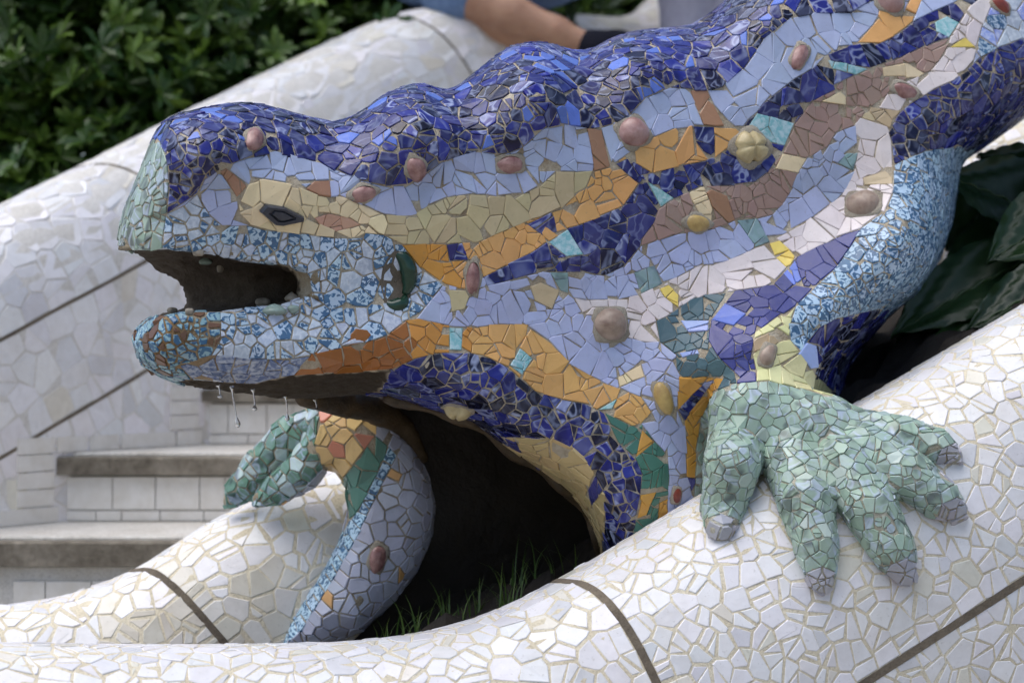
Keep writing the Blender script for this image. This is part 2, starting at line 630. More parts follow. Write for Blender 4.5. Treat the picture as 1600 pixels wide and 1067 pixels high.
def emit_tiles(tiles, parent, occl=None, most=300, name='tile', rest_name='small_tiles'):
    """the tiles that show largest become parts of their own, the rest one part"""
    cam_p = Vector((0, 0, CZ))
    scored = []
    for k, t in enumerate(tiles):
        t = orient(t); tiles[k] = t
        c = sum(t[2], Vector((0, 0, 0))) / len(t[2])
        view = (cam_p - c)
        vis = t[3].dot(view.normalized())
        x, y = pix(c)
        a = 0.0
        if vis > 0.08 and -10 < x < 1610 and -10 < y < 1077:
            pp = [pix(q) for q in t[2]]
            a = area(pp)
            if occl is not None:
                dirv = (c - cam_p)
                L = dirv.length
                dirv /= L
                for b in occl:
                    hit = b.ray_cast(cam_p, dirv, L - 0.03)
                    if hit[0] is not None:
                        a *= 0.001
                        break
        scored.append((a, k))
    scored.sort(reverse=True)
    single = set(k for a, k in scored[:most] if a > 1.0)
    V, F, MI, CC, RR = [], [], [], [], []
    for k, t in enumerate(tiles):
        bot, mid, upp, nr, mk, col, rv, sz = t
        m = len(bot)
        if k in single:
            vv = [tuple(q) for q in bot + mid + upp]
            org = sum(upp, Vector((0, 0, 0))) / m
            ff = tile_faces(m)
            o = mesh_obj(name, vv, ff, M[mk], parent, origin=org)
            set_attr(o.data, [col] * len(ff), [rv] * len(ff))
        else:
            base = len(V)
            V.extend(tuple(q) for q in bot + mid + upp)
            ff = tile_faces(m, base)
            F.extend(ff); MI.extend([MORDER.index(mk)] * len(ff)); CC.extend([col] * len(ff)); RR.extend([rv] * len(ff))
    if F:
        o = mesh_obj(rest_name, V, F, [M[x] for x in MORDER], parent, matidx=MI)
        set_attr(o.data, CC, RR)
        o['kind'] = 'stuff'
    return len(single), len(tiles)

def jit(c, a=0.06, hue=0.03):
    k = 1 + (random.random() - 0.5) * 2 * a
    return tuple(max(0.0, min(0.9, x * k * (1 + (random.random() - 0.5) * 2 * hue))) for x in c)

# ------------------------------------------------------------------ ground
ground = mesh_obj('ground', [(-150, -60, 0), (150, -60, 0), (150, 240, 0), (-150, 240, 0)], [(0, 1, 2, 3)], M['path'])
tag(ground, None, None, kind='structure')

# ------------------------------------------------------------------ parapets: a rounded coping on a wall, clad in broken white tiles
class Sweep:
    def __init__(self, pts, prof, step=0.03):
        self.path = catmull([np.array(p) for p in pts], step)
        d = np.gradient(self.path, axis=0)
        d[:, 2] = 0
        d /= np.linalg.norm(d, axis=1)[:, None]
        self.side = np.stack([d[:, 1], -d[:, 0], np.zeros(len(d))], 1)      # towards the camera
        if self.side[:, 1].mean() > 0: self.side *= -1
        self.S = np.concatenate([[0], np.cumsum(np.linalg.norm(np.diff(self.path, axis=0), axis=1))])
        pr = np.array(prof, float)
        self.prof = pr
        self.T = np.concatenate([[0], np.cumsum(np.linalg.norm(np.diff(pr, axis=0), axis=1))])
    def at(self, s, t):
        p = np.array([np.interp(s, self.S, self.path[:, k]) for k in range(3)])
        sd = np.array([np.interp(s, self.S, self.side[:, k]) for k in range(3)])
        w = np.interp(t, self.T, self.prof[:, 0]); z = np.interp(t, self.T, self.prof[:, 1])
        return p + sd * w + np.array([0, 0, z])
    def frame(self, s, t):
        p = self.at(s, t); e = 0.012
        a = self.at(s + e, t) - self.at(s - e, t); b = self.at(s, t + e) - self.at(s, t - e)
        n = np.cross(a, b); n /= np.linalg.norm(n) + 1e-12
        sd = np.array([np.interp(s, self.S, self.side[:, k]) for k in range(3)])
        if n @ (sd * (np.interp(t, self.T, self.prof[:, 0]) + 1e-4) + np.array([0, 0, np.interp(t, self.T, self.prof[:, 1]) + 0.25])) < 0: n = -n
        return p, n
    def s_at_px(self, px, t):
        ss = np.linspace(0, self.S[-1], 500)
        xs = [pix(self.at(s, t))[0] for s in ss]
        return float(np.interp(px, xs, ss))
    def mesh(self):
        n, m = len(self.path), len(self.prof)
        V = (self.path[:, None, :] + self.side[:, None, :] * self.prof[None, :, 0, None] + np.array([0, 0, 1.0]) * self.prof[None, :, 1, None]).reshape(-1, 3)
        F = [(i * m + j, (i + 1) * m + j, (i + 1) * m + j + 1, i * m + j + 1) for i in range(n - 1) for j in range(m - 1)]
        F += [tuple(range(m)), tuple((n - 1) * m + k for k in range(m))[::-1]]
        return V, F

def coping_profile(a, h, depth, back=True, sq=2.3, n=18):
    """front wall up, over a rounded coping of half width a and height h, and down the back"""
    pr = [(a, -depth)] + [(a, -h - (depth - h) * (1 - k / 6.0)) for k in range(1, 6)]
    for k in range(n + 1):
        th = math.pi * k / n
        c, s_ = math.cos(th), math.sin(th)
        pr.append((a * math.copysign(abs(c) ** (2 / sq), c), -h + h * abs(s_) ** (2 / sq)))
    pr += [(-a, -h - (depth - h) * k / 6.0) for k in range(1, 7)]
    return pr

WHITE = (0.78, 0.77, 0.79)
def white_style(cls, p):
    r = random.random()
    if cls[2] == 'creamy' :
        c = (0.62, 0.58, 0.5) if r < 0.6 else (0.7, 0.67, 0.62)
    else:
        c = WHITE if r < 0.8 else ((0.68, 0.68, 0.71) if r < 0.93 else (0.72, 0.69, 0.61))
    return 'plain', jit(c, 0.06, 0.015), 0.0

def parapet(name, label, pts, prof, size, gap, joint_gap, ring_px=(), t_joints=(), base_d=None, split=0.3, core_mat='cream_mortar', creamy=None, most=300, trange=None, seedf=0.82, lift=0.0008, ring_t=-1.0, shear=0.6):
    sw = Sweep(pts, prof)
    V, F = sw.mesh()
    bvh = BVHTree.FromPolygons([tuple(v) for v in V], F)
    mid = sw.path[len(sw.path) // 2]
    root = empty(name, (mid[0], mid[1], mid[2] + prof[0][1]), label, 'parapet')
    mesh_obj('core', V, F, M[core_mat], root, smooth=True)
    Smax = sw.S[-1]
    top_t = sw.T[np.argmax(sw.prof[:, 1])]
    rings = sorted(sw.s_at_px(px, top_t) for px in ring_px)
    rs = lambda r, t: r + shear * max(0.0, top_t - t)
    tj = sorted(t_joints)
    t0, t1 = trange if trange else (0.02, sw.T[-1] - 0.02)
    def section(s, t):
        p = sw.at(s, t)
        return (sum(s > rs(r, t) for r in rings) if t > ring_t else -1, sum(t > q for q in tj), 'creamy' if creamy and creamy(p) else 'white')
    S = Seeds(cell=size * 1.2)
    def put(s, t):
        if s < 0.02 or s > Smax - 0.02 or t < t0 or t > t1: return
        p, n = sw.frame(s, t)
        S.add(p, n, section(s, t), size); ST.append((s, t))
    ST = []
    for r in rings:
        t = t0 + size * 0.3
        while t < t1:
            put(rs(r, t) - size * 0.42, t); put(rs(r, t) + size * 0.42, t)
            t += size * (0.75 + 0.5 * random.random())
    for q in tj:
        s = size * 0.3
        while s < Smax:
            if all(abs(s - rs(r, q)) > size * 0.7 for r in rings):
                put(s, q - size * 0.42); put(s, q + size * 0.42)
            s += size * (0.75 + 0.5 * random.random())
    ncand = int(Smax * (t1 - t0) / (size * size) * 9)
    for _ in range(ncand):
        s = random.uniform(0.02, Smax - 0.02); t = random.uniform(t0, t1)
        p = sw.at(s, t)
        sz = size * random.choice((0.7, 0.9, 1.0, 1.2, 1.35))
        if not S.near(p, sz, seedf):
            p, n = sw.frame(s, t)
            S.add(p, n, section(s, t), sz); ST.append((s, t))
    def edgef(i, p, nr, u, v, sz):
        s, t = ST[i]
        out = []
        def line(c, d):
            c = Vector(c) - p; d = Vector(d)
            c2 = (c.dot(u), c.dot(v)); d2 = (d.dot(u), d.dot(v))
            L = math.hypot(*d2) + 1e-9
            d2 = (d2[0] / L, d2[1] / L)
            out.append((math.hypot(*c2), (c2[0] - d2[0] * 0.3, c2[1] - d2[1] * 0.3), (c2[0] + d2[0] * 0.3, c2[1] + d2[1] * 0.3), joint_gap))
        for r in rings:
            if abs(rs(r, t) - s) < sz * 2.2 and t > ring_t: line(sw.at(rs(r, t), t), sw.at(rs(r, t + 0.01), t + 0.01) - sw.at(rs(r, t - 0.01), t - 0.01))
        for q_ in tj:
            if abs(q_ - t) < sz * 2.2: line(sw.at(s, q_), sw.at(s + 0.01, q_) - sw.at(s - 0.01, q_))
        return out
    gf = lambda a, b: gap * (0.6 + 0.8 * random.random()) if a[:2] == b[:2] else joint_gap
    tiles = mosaic(S, bvh, white_style, gf, split=split, lift=lift, depth=0.003, tilt=0.02, rough_edge=0.09, edgef=edgef)
    # joint strips
    def strip(pts_n, w):
        Vs, Fs = [], []
        for k, (p, n, d) in enumerate(pts_n):
            sd = np.cross(n, d); sd /= np.linalg.norm(sd) + 1e-9
            Vs += [p - sd * w + n * 0.0012, p + sd * w + n * 0.0012]
            if k: Fs.append((2 * k - 2, 2 * k - 1, 2 * k + 1, 2 * k))
        mesh_obj('joint', Vs, Fs, M['joint'], root)
    for r in rings:
        L = [sw.frame(rs(r, t), t) for t in np.linspace(max(t0, ring_t), t1, 60)]
        strip([(L[k][0], L[k][1], L[min(k + 1, 59)][0] - L[max(k - 1, 0)][0]) for k in range(60)], joint_gap * 0.5)
    for q in tj:
        ss = np.linspace(0.01, Smax - 0.01, 140)
        L = [sw.frame(s, q) for s in ss]
        strip([(L[k][0], L[k][1], L[min(k + 1, 139)][0] - L[max(k - 1, 0)][0]) for k in range(140)], joint_gap * 0.5)
    return root, sw, bvh, tiles

occluders = []
# near coping, across the foreground
prof_n = coping_profile(0.21, 0.36, 1.35)
T_n = np.concatenate([[0], np.cumsum(np.linalg.norm(np.diff(np.array(prof_n), axis=0), axis=1))])
near_pts = [P(-230, 1003, -155), P(0, 1005, -100), P(200, 1008, -50), P(420, 1007, -5), P(600, 999, 35), P(750, 967, 75), P(900, 897, 120),
            P(1100, 778, 190), P(1340, 637, 280), P(1600, 483, 380), P(1850, 335, 480)]
near_root, near_sw, near_bvh, near_tiles = parapet(
    'mosaic_parapet', 'white broken-tile coping in the foreground that carries the big green clawed foot', near_pts, prof_n,
    0.041, 0.0034, 0.013, ring_px=(880,), t_joints=(T_n[6],), split=0.52, trange=(0.62, 1.8), seedf=0.68, shear=0.32)

# inner coping, under the far foot, running on behind the sculpture
prof_i = coping_profile(0.17, 0.3, 1.1)
inner_pts = [P(x, y, d + 110) for x, y, d in ((-250, 970, 485), (0, 947, 500), (120, 925, 520), (220, 884, 545), (320, 822, 575), (420, 772, 610), (520, 735, 650), (700, 660, 760),
             (1000, 510, 960), (1300, 345, 1180), (1600, 165, 1420), (1900, -20, 1700))]
T_i = np.concatenate([[0], np.cumsum(np.linalg.norm(np.diff(np.array(prof_i), axis=0), axis=1))])
inner_root, inner_sw, inner_bvh, inner_tiles = parapet(
    'mosaic_parapet', 'cream and white broken-tile coping under the smaller far foot of the lizard', inner_pts, prof_i,
    0.046, 0.0046, 0.013, ring_px=(205,), split=0.42, trange=(0.3, 1.5), seedf=0.68, creamy=lambda p: pix(p)[1] > 1000 - 0.42 * (pix(p)[0] - 100) + 40 * random.random())

# stair parapet in the background
prof_b = coping_profile(0.17, 0.24, 1.6, sq=2.1)
prof_b = np.array(prof_b)
T_b = np.concatenate([[0], np.cumsum(np.linalg.norm(np.diff(prof_b, axis=0), axis=1))])
back_pts = [P(-420, 520, 1000), P(-200, 417, 1180), P(0, 322, 1430), P(150, 250, 1650), P(300, 172, 1900), P(450, 98, 2140), P(580, 38, 2360), P(650, 15, 2480),
            P(740, 10, 2640), P(880, 22, 2860), P(985, 24, 3000), P(1040, -20, 3080), P(1150, -110, 3250), P(1400, -300, 3600)]
tjb = T_b[6]
back_root, back_sw, back_bvh, back_tiles = parapet(
    'mosaic_parapet', 'pale out-of-focus stair parapet in the background with people sitting on it', back_pts, [tuple(q) for q in prof_b],
    0.068, 0.0024, 0.008, ring_px=(130, 600), t_joints=(tjb, tjb - 0.25), split=0.3, trange=(0.4, 2.05), seedf=0.7, core_mat='white_mortar', lift=0.0005, ring_t=tjb)

# ------------------------------------------------------------------ the lizard: outlines of its side view (photo pixels) and depths (mm)
TOP = [(183, 392), (182, 375), (190, 345), (205, 300), (222, 262), (236, 224), (248, 200), (268, 182), (300, 173), (340, 165), (372, 161), (400, 162), (440, 171),
       (480, 183), (515, 192), (535, 190), (560, 178), (580, 163), (610, 143), (640, 132), (665, 131), (690, 142), (708, 141), (725, 128), (745, 112), (775, 88),
       (800, 72), (830, 66), (860, 67), (885, 77), (910, 82), (930, 75), (960, 58), (1000, 47), (1040, 45), (1080, 40), (1105, 25), (1130, 5), (1150, -15),
       (1200, -50), (1300, -90), (1400, -120), (1500, -140), (1760, -190)]
RIGHT = [(1760, 60), (1660, 135), (1600, 185), (1570, 207), (1530, 235), (1502, 250), (1497, 290), (1487, 350), (1465, 410), (1430, 460), (1390, 492), (1345, 545), (1318, 585), (1318, 612), (1335, 650)]
BOTTOM = [(1335, 650), (1300, 760), (1180, 800), (1090, 850), (1000, 930), (952, 960), (944, 890), (936, 850), (920, 810), (895, 775), (860, 747), (825, 722), (790, 700), (755, 672),
          (720, 653), (690, 645), (650, 632), (610, 619), (560, 615), (500, 622), (440, 622), (400, 616), (330, 608), (270, 597), (230, 578), (212, 552), (206, 525), (212, 505)]
SNOUT = [(212, 505), (190, 470), (180, 430), (183, 392)]
OUTLINE = TOP + RIGHT + BOTTOM[1:] + SNOUT[1:-1]
C1 = [(262, 333), (308, 302), (318, 282), (345, 263), (385, 248), (428, 240), (480, 250), (500, 256), (530, 268), (560, 280), (605, 292), (640, 288), (665, 272), (690, 253), (740, 238), (785, 241), (815, 232),
      (848, 202), (880, 194), (930, 202), (960, 193), (982, 182), (1010, 152), (1045, 137), (1100, 142), (1130, 135), (1165, 105), (1195, 60), (1235, 29), (1270, 22), (1330, 20), (1355, 5), (1420, -30), (1500, -60), (1760, -120)]
HH = 7.0
gx = np.arange(165, 1745, HH); gy = np.arange(-200, 965, HH); gz = np.arange(-160, 1300, HH)
X2, Y2 = np.meshgrid(gx, gy, indexing='ij')
ins = inside(X2, Y2, OUTLINE)
d_top = seg_dist(X2, Y2, TOP); d_right = seg_dist(X2, Y2, RIGHT); d_bot = seg_dist(X2, Y2, BOTTOM); d_sn = seg_dist(X2, Y2, SNOUT)

def interp(x, tab):
    return np.interp(x, [t[0] for t in tab], [t[1] for t in tab])
Wd = interp(X2, [(180, 125), (450, 140), (600, 160), (800, 220), (1000, 270), (1300, 290), (1700, 300)])
front = interp(X2, [(180, 0), (265, 0), (520, 95), (700, 150), (950, 250), (1200, 360), (1450, 520), (1750, 700)])
R_top = interp(X2, [(180, 85), (260, 85), (330, 110), (500, 130), (800, 210), (1700, 240)])
R_bot = interp(X2, [(180, 60), (450, 70), (640, 70), (800, 60), (1100, 60)])
def q(d, R): return np.clip(1 - d / R, 0, None)
pn = 5.0
prof_in = (q(d_top, R_top) ** pn + q(d_right, np.full_like(X2, 85.0)) ** pn + q(d_bot, R_bot) ** pn + q(d_sn, np.full_like(X2, 70.0)) ** pn) ** (1 / pn)
dmin = np.minimum(np.minimum(d_top, d_right), np.minimum(d_bot, d_sn))
prof = np.where(ins, np.minimum(prof_in, 0.9999), 1 + dmin / 70.0)
def gau(x, y, sx, sy=None, ang=0):
    sy = sy or sx
    c, s_ = math.cos(math.radians(ang)), math.sin(math.radians(ang))
    u = (X2 - x) * c + (Y2 - y) * s_; v = -(X2 - x) * s_ + (Y2 - y) * c
    return np.exp(-(u / sx) ** 2 - (v / sy) ** 2)
# swelling of the flank towards the viewer (mm)
bump = (26 * gau(440, 300, 150, 60, 8)                                   # brow
        - 14 * gau(620, 445, 38, 60)                                     # hollow of the ear
        + 26 * gau(400, 540, 170, 45, 3)                                 # lower jaw
        + 20 * gau(700, 215, 150, 60, -10) + 25 * gau(900, 160, 160, 70, -15)
        + 60 * gau(1010, 740, 90, 150) + 30 * gau(760, 600, 160, 60, 25)
        + 40 * gau(1430, 330, 75, 160, 20) + 135 * gau(1440, 400, 110, 130, 25) + 120 * gau(1270, 500, 140, 90, -30) + 90 * gau(1150, 560, 110, 80)
        + 40 * gau(1540, 140, 130, 90) + 6 * np.sin(X2 / 31.0 + Y2 / 53.0) * np.sin(Y2 / 37.0 - X2 / 71.0))
crest = inside(X2, Y2, C1 + [(1760, -500), (150, -500), (150, 330)])
dc1 = seg_dist(X2, Y2, C1)
bump += 15 * np.clip(0.5 + np.where(crest, dc1, -dc1) / 26.0, 0, 1)           # the crest overhangs the flank a little
bump += 34 * gau(320, 225, 70, 50) + 34 * gau(640, 190, 65, 50) + 34 * gau(825, 130, 70, 50) + 30 * gau(1020, 95, 75, 50) + 26 * gau(1180, 40, 60, 50) - 16 * gau(520, 230, 45, 50) - 16 * gau(725, 190, 40, 45) - 16 * gau(915, 135, 40, 45)
Wm = np.minimum(Wd, 110)
G = np.empty((len(gx), len(gy), len(gz)), dtype=np.float32)
cen = front + Wd
for k, z in enumerate(gz):
    zz = z + bump * np.clip((cen - z) / Wd, 0, 1)
    G[:, :, k] = (np.sqrt(((zz - cen) / Wd) ** 2 + prof ** 2) - 1) * Wm
# mouth: a wedge that runs through the head, its corner further forward on the far side, and a throat
ix = np.where((gx > 150) & (gx < 700))[0]; iy = np.where((gy > 350) & (gy < 540))[0]
Xm, Ym = np.meshgrid(gx[ix], gy[iy], indexing='ij')
near_c = [(140, 388), (185, 393), (260, 387), (340, 397), (392, 408), (450, 414), (484, 425), (490, 447), (486, 464), (440, 478), (350, 487), (290, 489), (250, 495), (205, 507), (140, 520)]
far_c = [(140, 392), (175, 397), (190, 402), (205, 408), (225, 416), (245, 426), (278, 440), (288, 455), (292, 474), (285, 482), (270, 486), (255, 489), (240, 495), (205, 507), (140, 520)]
for k, z in enumerate(gz):
    if z > 420: break
    t = np.clip((z - 105) / 150.0, 0, 1)
    poly = [((1 - t) * a[0] + t * b[0], (1 - t) * a[1] + t * b[1]) for a, b in zip(near_c, far_c)]
    dd = seg_dist(Xm, Ym, poly, True)
    cut = np.where(inside(Xm, Ym, poly), -dd, dd)
    Zm = np.full_like(Xm, float(z))
    cut = np.minimum(cut, capsule(Xm, Ym, Zm, (350, 445, 120), (600, 452, 220), 34, 40))
    sub = G[ix[0]:ix[-1] + 1, iy[0]:iy[-1] + 1, k]
    np.maximum(sub, -cut, out=sub)
    # recess behind the ear pieces
# near foot: wrist, palm and five toes lying over the coping
cam_v = Vector((0, 0, CZ))
def surf_d(bvh, px, py, default=300):
    h = bvh.ray_cast(cam_v, (P(px, py, 0) - cam_v).normalized())
    return (h[0].y - Y0) * 1000 if h[0] is not None else default
def on(px, py, r, up=0.5):
    return (px, py, surf_d(near_bvh, px, py, surf_d(near_bvh, px, py + 60, 300)) - r * up)
toes = [[(1160, 660, 48), (1143, 730, 43), (1131, 790, 35), (1127, 824, 25)],
        [(1240, 715, 50), (1260, 785, 43), (1277, 855, 34), (1284, 908, 21)],
        [(1318, 725, 44), (1360, 795, 42), (1395, 858, 35), (1414, 895, 21)],
        [(1350, 700, 38), (1418, 742, 38), (1470, 780, 31), (1496, 800, 18)],
        [(1345, 672, 32), (1412, 682, 30), (1466, 697, 25), (1494, 714, 14)]]
hx = np.where((gx > 1030) & (gx < 1580))[0]; hy = np.where((gy > 540) & (gy < 965))[0]
Xh, Yh, Zh = np.meshgrid(gx[hx], gy[hy], gz, indexing='ij')
hand = np.full(Xh.shape, 1e3)
w0 = on(1230, 720, 60)
palm = [((1185, 645, w0[2] + 55), (1285, 690, w0[2] + 45), 62, 66), ((1170, 650, w0[2] + 60), (1230, 560, w0[2] + 120), 60, 55), ((1285, 680, w0[2] + 40), (1335, 700, w0[2] + 30), 55, 50)]
for a, b, ra, rb in palm:
    hand = smin(hand, capsule(Xh, Yh, Zh, a, b, ra, rb), 30)
TIPS = []
for toe in toes:
    pts = [on(x, y, r, 0.45) for x, y, r in toe]
    chain = np.full(Xh.shape, 1e3)
    for (a, b, ra, rb) in zip(pts[:-1], pts[1:], [t[2] for t in toe[:-1]], [t[2] for t in toe[1:]]):
        chain = smin(chain, capsule(Xh, Yh, Zh, a, b, ra, rb), 6)
    hand = smin(hand, chain, 7)
    TIPS.append((pts[-1][0], pts[-1][1]))
sub = G[hx[0]:hx[-1] + 1, hy[0]:hy[-1] + 1, :]
sub[...] = smin(sub, hand, 22)
del hand, Xh, Yh, Zh, chain
Vp, Fq = surface_nets(G, (gx[0], gy[0], gz[0]), HH)
del G
Vp = relax(Vp, Fq, 3, 0.5)
Vw = to_world(Vp)
lz_bvh = BVHTree.FromPolygons(Vw.tolist(), Fq.tolist())

# ---- coloured bands of the flank, as closed outlines in the side view; later ones lie on top
B = []
def band(cls, pts): B.append((cls, pts))
band('nav', C1 + [(1760, -500), (150, -500), (150, 330)])
band('green', [(100, 420), (100, 200), (234, 214), (250, 222), (258, 240), (263, 262), (264, 290), (261, 333), (256, 365), (254, 392), (200, 420)])
band('head', [(261, 333), (290, 320), (308, 302), (316, 318), (330, 340), (347, 353), (388, 352), (420, 360), (470, 365), (520, 372), (555, 372), (570, 365), (600, 367), (628, 382), (655, 417), (692, 445), (676, 466), (655, 490), (635, 500),
              (604, 524), (570, 535), (531, 544), (500, 552), (485, 556), (460, 585), (300, 640), (100, 640), (100, 420), (254, 390), (256, 365)])
band('jawgrey', [(280, 570), (310, 562), (340, 556), (390, 561), (440, 562), (485, 556), (460, 585), (400, 598), (350, 596), (300, 591)])
band('jawtip', [(100, 480), (250, 480), (290, 488), (345, 488), (345, 530), (330, 555), (280, 572), (300, 592), (200, 640), (100, 640)])
band('bare', [(300, 592), (350, 597), (400, 599), (455, 587), (530, 583), (580, 581), (612, 576), (600, 600), (585, 616), (560, 680), (250, 680), (262, 597)])
band('cream', [(373, 322), (376, 302), (390, 288), (412, 280), (450, 286), (475, 296), (500, 306), (535, 308), (565, 320), (600, 335), (640, 339), (670, 322), (700, 308), (730, 304), (775, 306), (820, 302), (850, 285), (868, 268), (925, 268),
               (917, 293), (903, 301), (880, 323), (850, 335), (818, 347), (785, 362), (767, 370), (745, 379), (700, 381), (628, 382), (600, 367), (570, 365), (555, 372), (520, 372), (470, 365), (420, 360), (388, 350), (376, 337)])
band('peach', [(490, 341), (512, 334), (545, 340), (565, 352), (525, 362), (498, 350)])
band('brown', [(343, 268), (353, 262), (386, 290), (375, 318)])
band('brown', [(478, 294), (490, 283), (514, 283), (517, 309), (500, 306)])
band('brown', [(918, 202), (938, 200), (955, 262), (928, 268)])
band('brown', [(1078, 143), (1104, 142), (1116, 166), (1150, 200), (1100, 196)])
band('orange', [(628, 382), (700, 381), (745, 379), (785, 362), (818, 347), (850, 335), (880, 323), (903, 301), (917, 293), (925, 268), (955, 260), (978, 243), (1013, 218), (1050, 202), (1085, 197), (1162, 198),
                (1142, 226), (1120, 243), (1100, 252), (1060, 260), (1018, 271), (999, 287), (974, 321), (935, 340), (905, 352), (870, 362), (855, 378), (830, 395), (790, 415), (756, 433), (725, 452), (695, 444), (655, 417)])
band('nav2', [(698, 382), (722, 380), (732, 406), (702, 408)])
band('nav2', [(824, 350), (862, 332), (869, 361), (855, 374)])
band('nav2', [(962, 258), (979, 247), (1019, 271), (998, 287)])
band('nav2', [(1084, 198), (1115, 199), (1117, 248), (1100, 238), (1087, 222)])
band('nav2', [(756, 433), (790, 415), (830, 395), (855, 378), (870, 362), (905, 352), (935, 340), (974, 321), (999, 287), (1018, 271), (1060, 260), (1100, 252), (1120, 243), (1142, 226), (1165, 192), (1182, 176), (1195, 160), (1235, 128), (1270, 107),
              (1290, 88), (1325, 72), (1375, 67), (1400, 55), (1425, 35), (1450, 22), (1490, 5), (1560, -40), (1600, -40), (1530, 0), (1515, 11), (1498, 37), (1485, 58), (1440, 75), (1400, 93), (1360, 107), (1335, 118), (1312, 129), (1304, 140),
              (1267, 160), (1243, 194), (1225, 230), (1215, 248), (1200, 268), (1180, 284), (1140, 290), (1099, 291), (1069, 304), (1050, 312), (1030, 327), (1020, 350), (1003, 372), (1000, 386), (980, 412), (945, 431), (915, 425), (880, 425),
              (850, 424), (803, 437), (761, 446)])
band('orange', [(1340, 67), (1362, 41), (1373, 20), (1410, 25), (1432, -20), (1470, -40), (1440, 0), (1425, 35), (1400, 55), (1375, 67)])
band('aqua', [(1166, 203), (1182, 177), (1241, 193), (1225, 228), (1196, 222)])
band('aqua', [(1010, 284), (1032, 296), (1053, 311), (1032, 323)])
band('aqua', [(857, 378), (886, 358), (912, 398), (885, 402)])
band('aqua', [(1292, 94), (1358, 108), (1338, 118), (1300, 108)])
band('aqua', [(1460, 36), (1480, 26), (1498, 36), (1483, 60), (1463, 50)])
MAUVE_LO = [(1003, 384), (1035, 373), (1058, 366), (1108, 359), (1135, 350), (1159, 340), (1185, 341), (1207, 336), (1224, 317), (1235, 299), (1245, 272), (1262, 246), (1293, 229), (1307, 207), (1335, 197), (1345, 185), (1356, 169), (1386, 149), (1397, 132),
            (1450, 115), (1466, 97), (1481, 70), (1485, 58)]
band('mauve', MAUVE_LO + [(1440, 75), (1400, 93), (1360, 107), (1335, 118), (1312, 129), (1304, 140), (1267, 160), (1243, 194), (1225, 230), (1215, 248), (1200, 268), (1180, 284), (1140, 290), (1099, 291), (1069, 304), (1050, 312), (1030, 327), (1020, 350), (1003, 372)])
band('cream', [(1075, 300), (1100, 291), (1113, 328), (1110, 358), (1092, 335)])
band('brown', [(1101, 291), (1136, 305), (1148, 344), (1137, 349), (1113, 325)])
band('cream', [(1210, 264), (1223, 240), (1262, 247), (1247, 270)])
band('cream', [(1282, 160), (1312, 142), (1322, 150), (1322, 165)])
band('cream', [(1378, 105), (1418, 99), (1445, 115), (1420, 127), (1410, 120), (1380, 121)])
WHITE_UP = [(895, 465), (920, 468), (970, 468), (1000, 460), (1032, 445), (1060, 432), (1090, 416), (1130, 410), (1155, 402), (1180, 388), (1205, 378), (1239, 359), (1273, 338), (1300, 318), (1321, 294), (1335, 266), (1340, 236), (1337, 195), (1345, 185), (1356, 169), (1386, 149), (1397, 132),
            (1450, 115), (1466, 97), (1481, 70), (1485, 58), (1498, 37), (1515, 11), (1535, -5), (1600, -60)]
band('white', WHITE_UP + [(1660, -60), (1560, -5), (1546, 15), (1535, 40), (1527, 70), (1521, 95), (1508, 112), (1490, 125), (1461, 140), (1425, 160), (1410, 172), (1396, 187), (1388, 206), (1392, 219), (1395, 255), (1396, 300), (1384, 331), (1366, 342), (1346, 358),
      (1321, 367), (1298, 378), (1270, 391), (1245, 404), (1229, 419), (1210, 440), (1195, 448), (1150, 455), (1105, 461), (1080, 469), (1059, 482), (1041, 495), (1025, 502), (1031, 535), (1000, 533), (978, 526), (985, 500), (910, 491)])
band('yellow', [(1203, 382), (1218, 378), (1243, 401), (1230, 421), (1210, 400)])
band('yellow', [(1030, 451), (1045, 445), (1060, 461), (1060, 481), (1038, 466)])
band('yellow', [(1482, 75), (1508, 59), (1524, 75)])
band('sand', [(1345, 185), (1356, 168), (1406, 174), (1392, 200)])
band('sand', [(1350, 280), (1396, 265), (1395, 288), (1350, 291)])
band('teal', [(990, 426), (1022, 415), (1037, 444), (1001, 459)])
band('teal', [(1150, 344), (1182, 342), (1202, 378), (1180, 386)])
band('teal', [(1308, 256), (1322, 240), (1340, 239), (1333, 268)])
band('sand', [(828, 446), (845, 440), (875, 455), (862, 482), (835, 470)])
band('teal', [(859, 425), (888, 426), (888, 458), (876, 455)])
band('cream', [(702, 453), (736, 456), (726, 481), (706, 487)])
ORL = [(460, 585), (485, 556), (500, 552), (531, 544), (570, 535), (604, 524), (635, 500), (655, 498), (707, 510), (745, 512), (775, 507), (820, 507), (860, 535), (892, 570), (950, 602), (980, 612), (1002, 620), (1017, 644), (1002, 662)]
ORL_LO = [(988, 665), (945, 646), (918, 632), (877, 624), (837, 612), (812, 591), (795, 575), (765, 560), (730, 551), (685, 552), (649, 560), (620, 574), (580, 581), (530, 583)]
band('ochre', ORL + ORL_LO)
band('aqua', [(702, 512), (722, 513), (720, 548), (702, 547)])
band('aqua', [(812, 543), (833, 561), (815, 586), (797, 571)])
band('aqua', [(930, 642), (965, 622), (956, 641)])
band('cream', [(965, 590), (1002, 570), (1007, 588), (968, 605)])
NAVD_LO = [(943, 886), (946, 850), (946, 800), (942, 766), (926, 737), (912, 716), (892, 699), (864, 685), (800, 683), (769, 682)]
NAVD_R = [(945, 646), (964, 690), (992, 715), (1003, 740), (1000, 790), (990, 830), (984, 870), (975, 920)]
band('navd', list(reversed(ORL_LO[1:])) + NAVD_R + [(943, 920)] + NAVD_LO + [(755, 690), (700, 700), (560, 660), (585, 616), (600, 600), (612, 576)])
band('khaki', NAVD_LO + [(755, 690), (760, 760), (850, 900), (900, 960), (943, 920)])
band('navp', [(790, 684), (806, 690), (824, 722), (805, 716)])
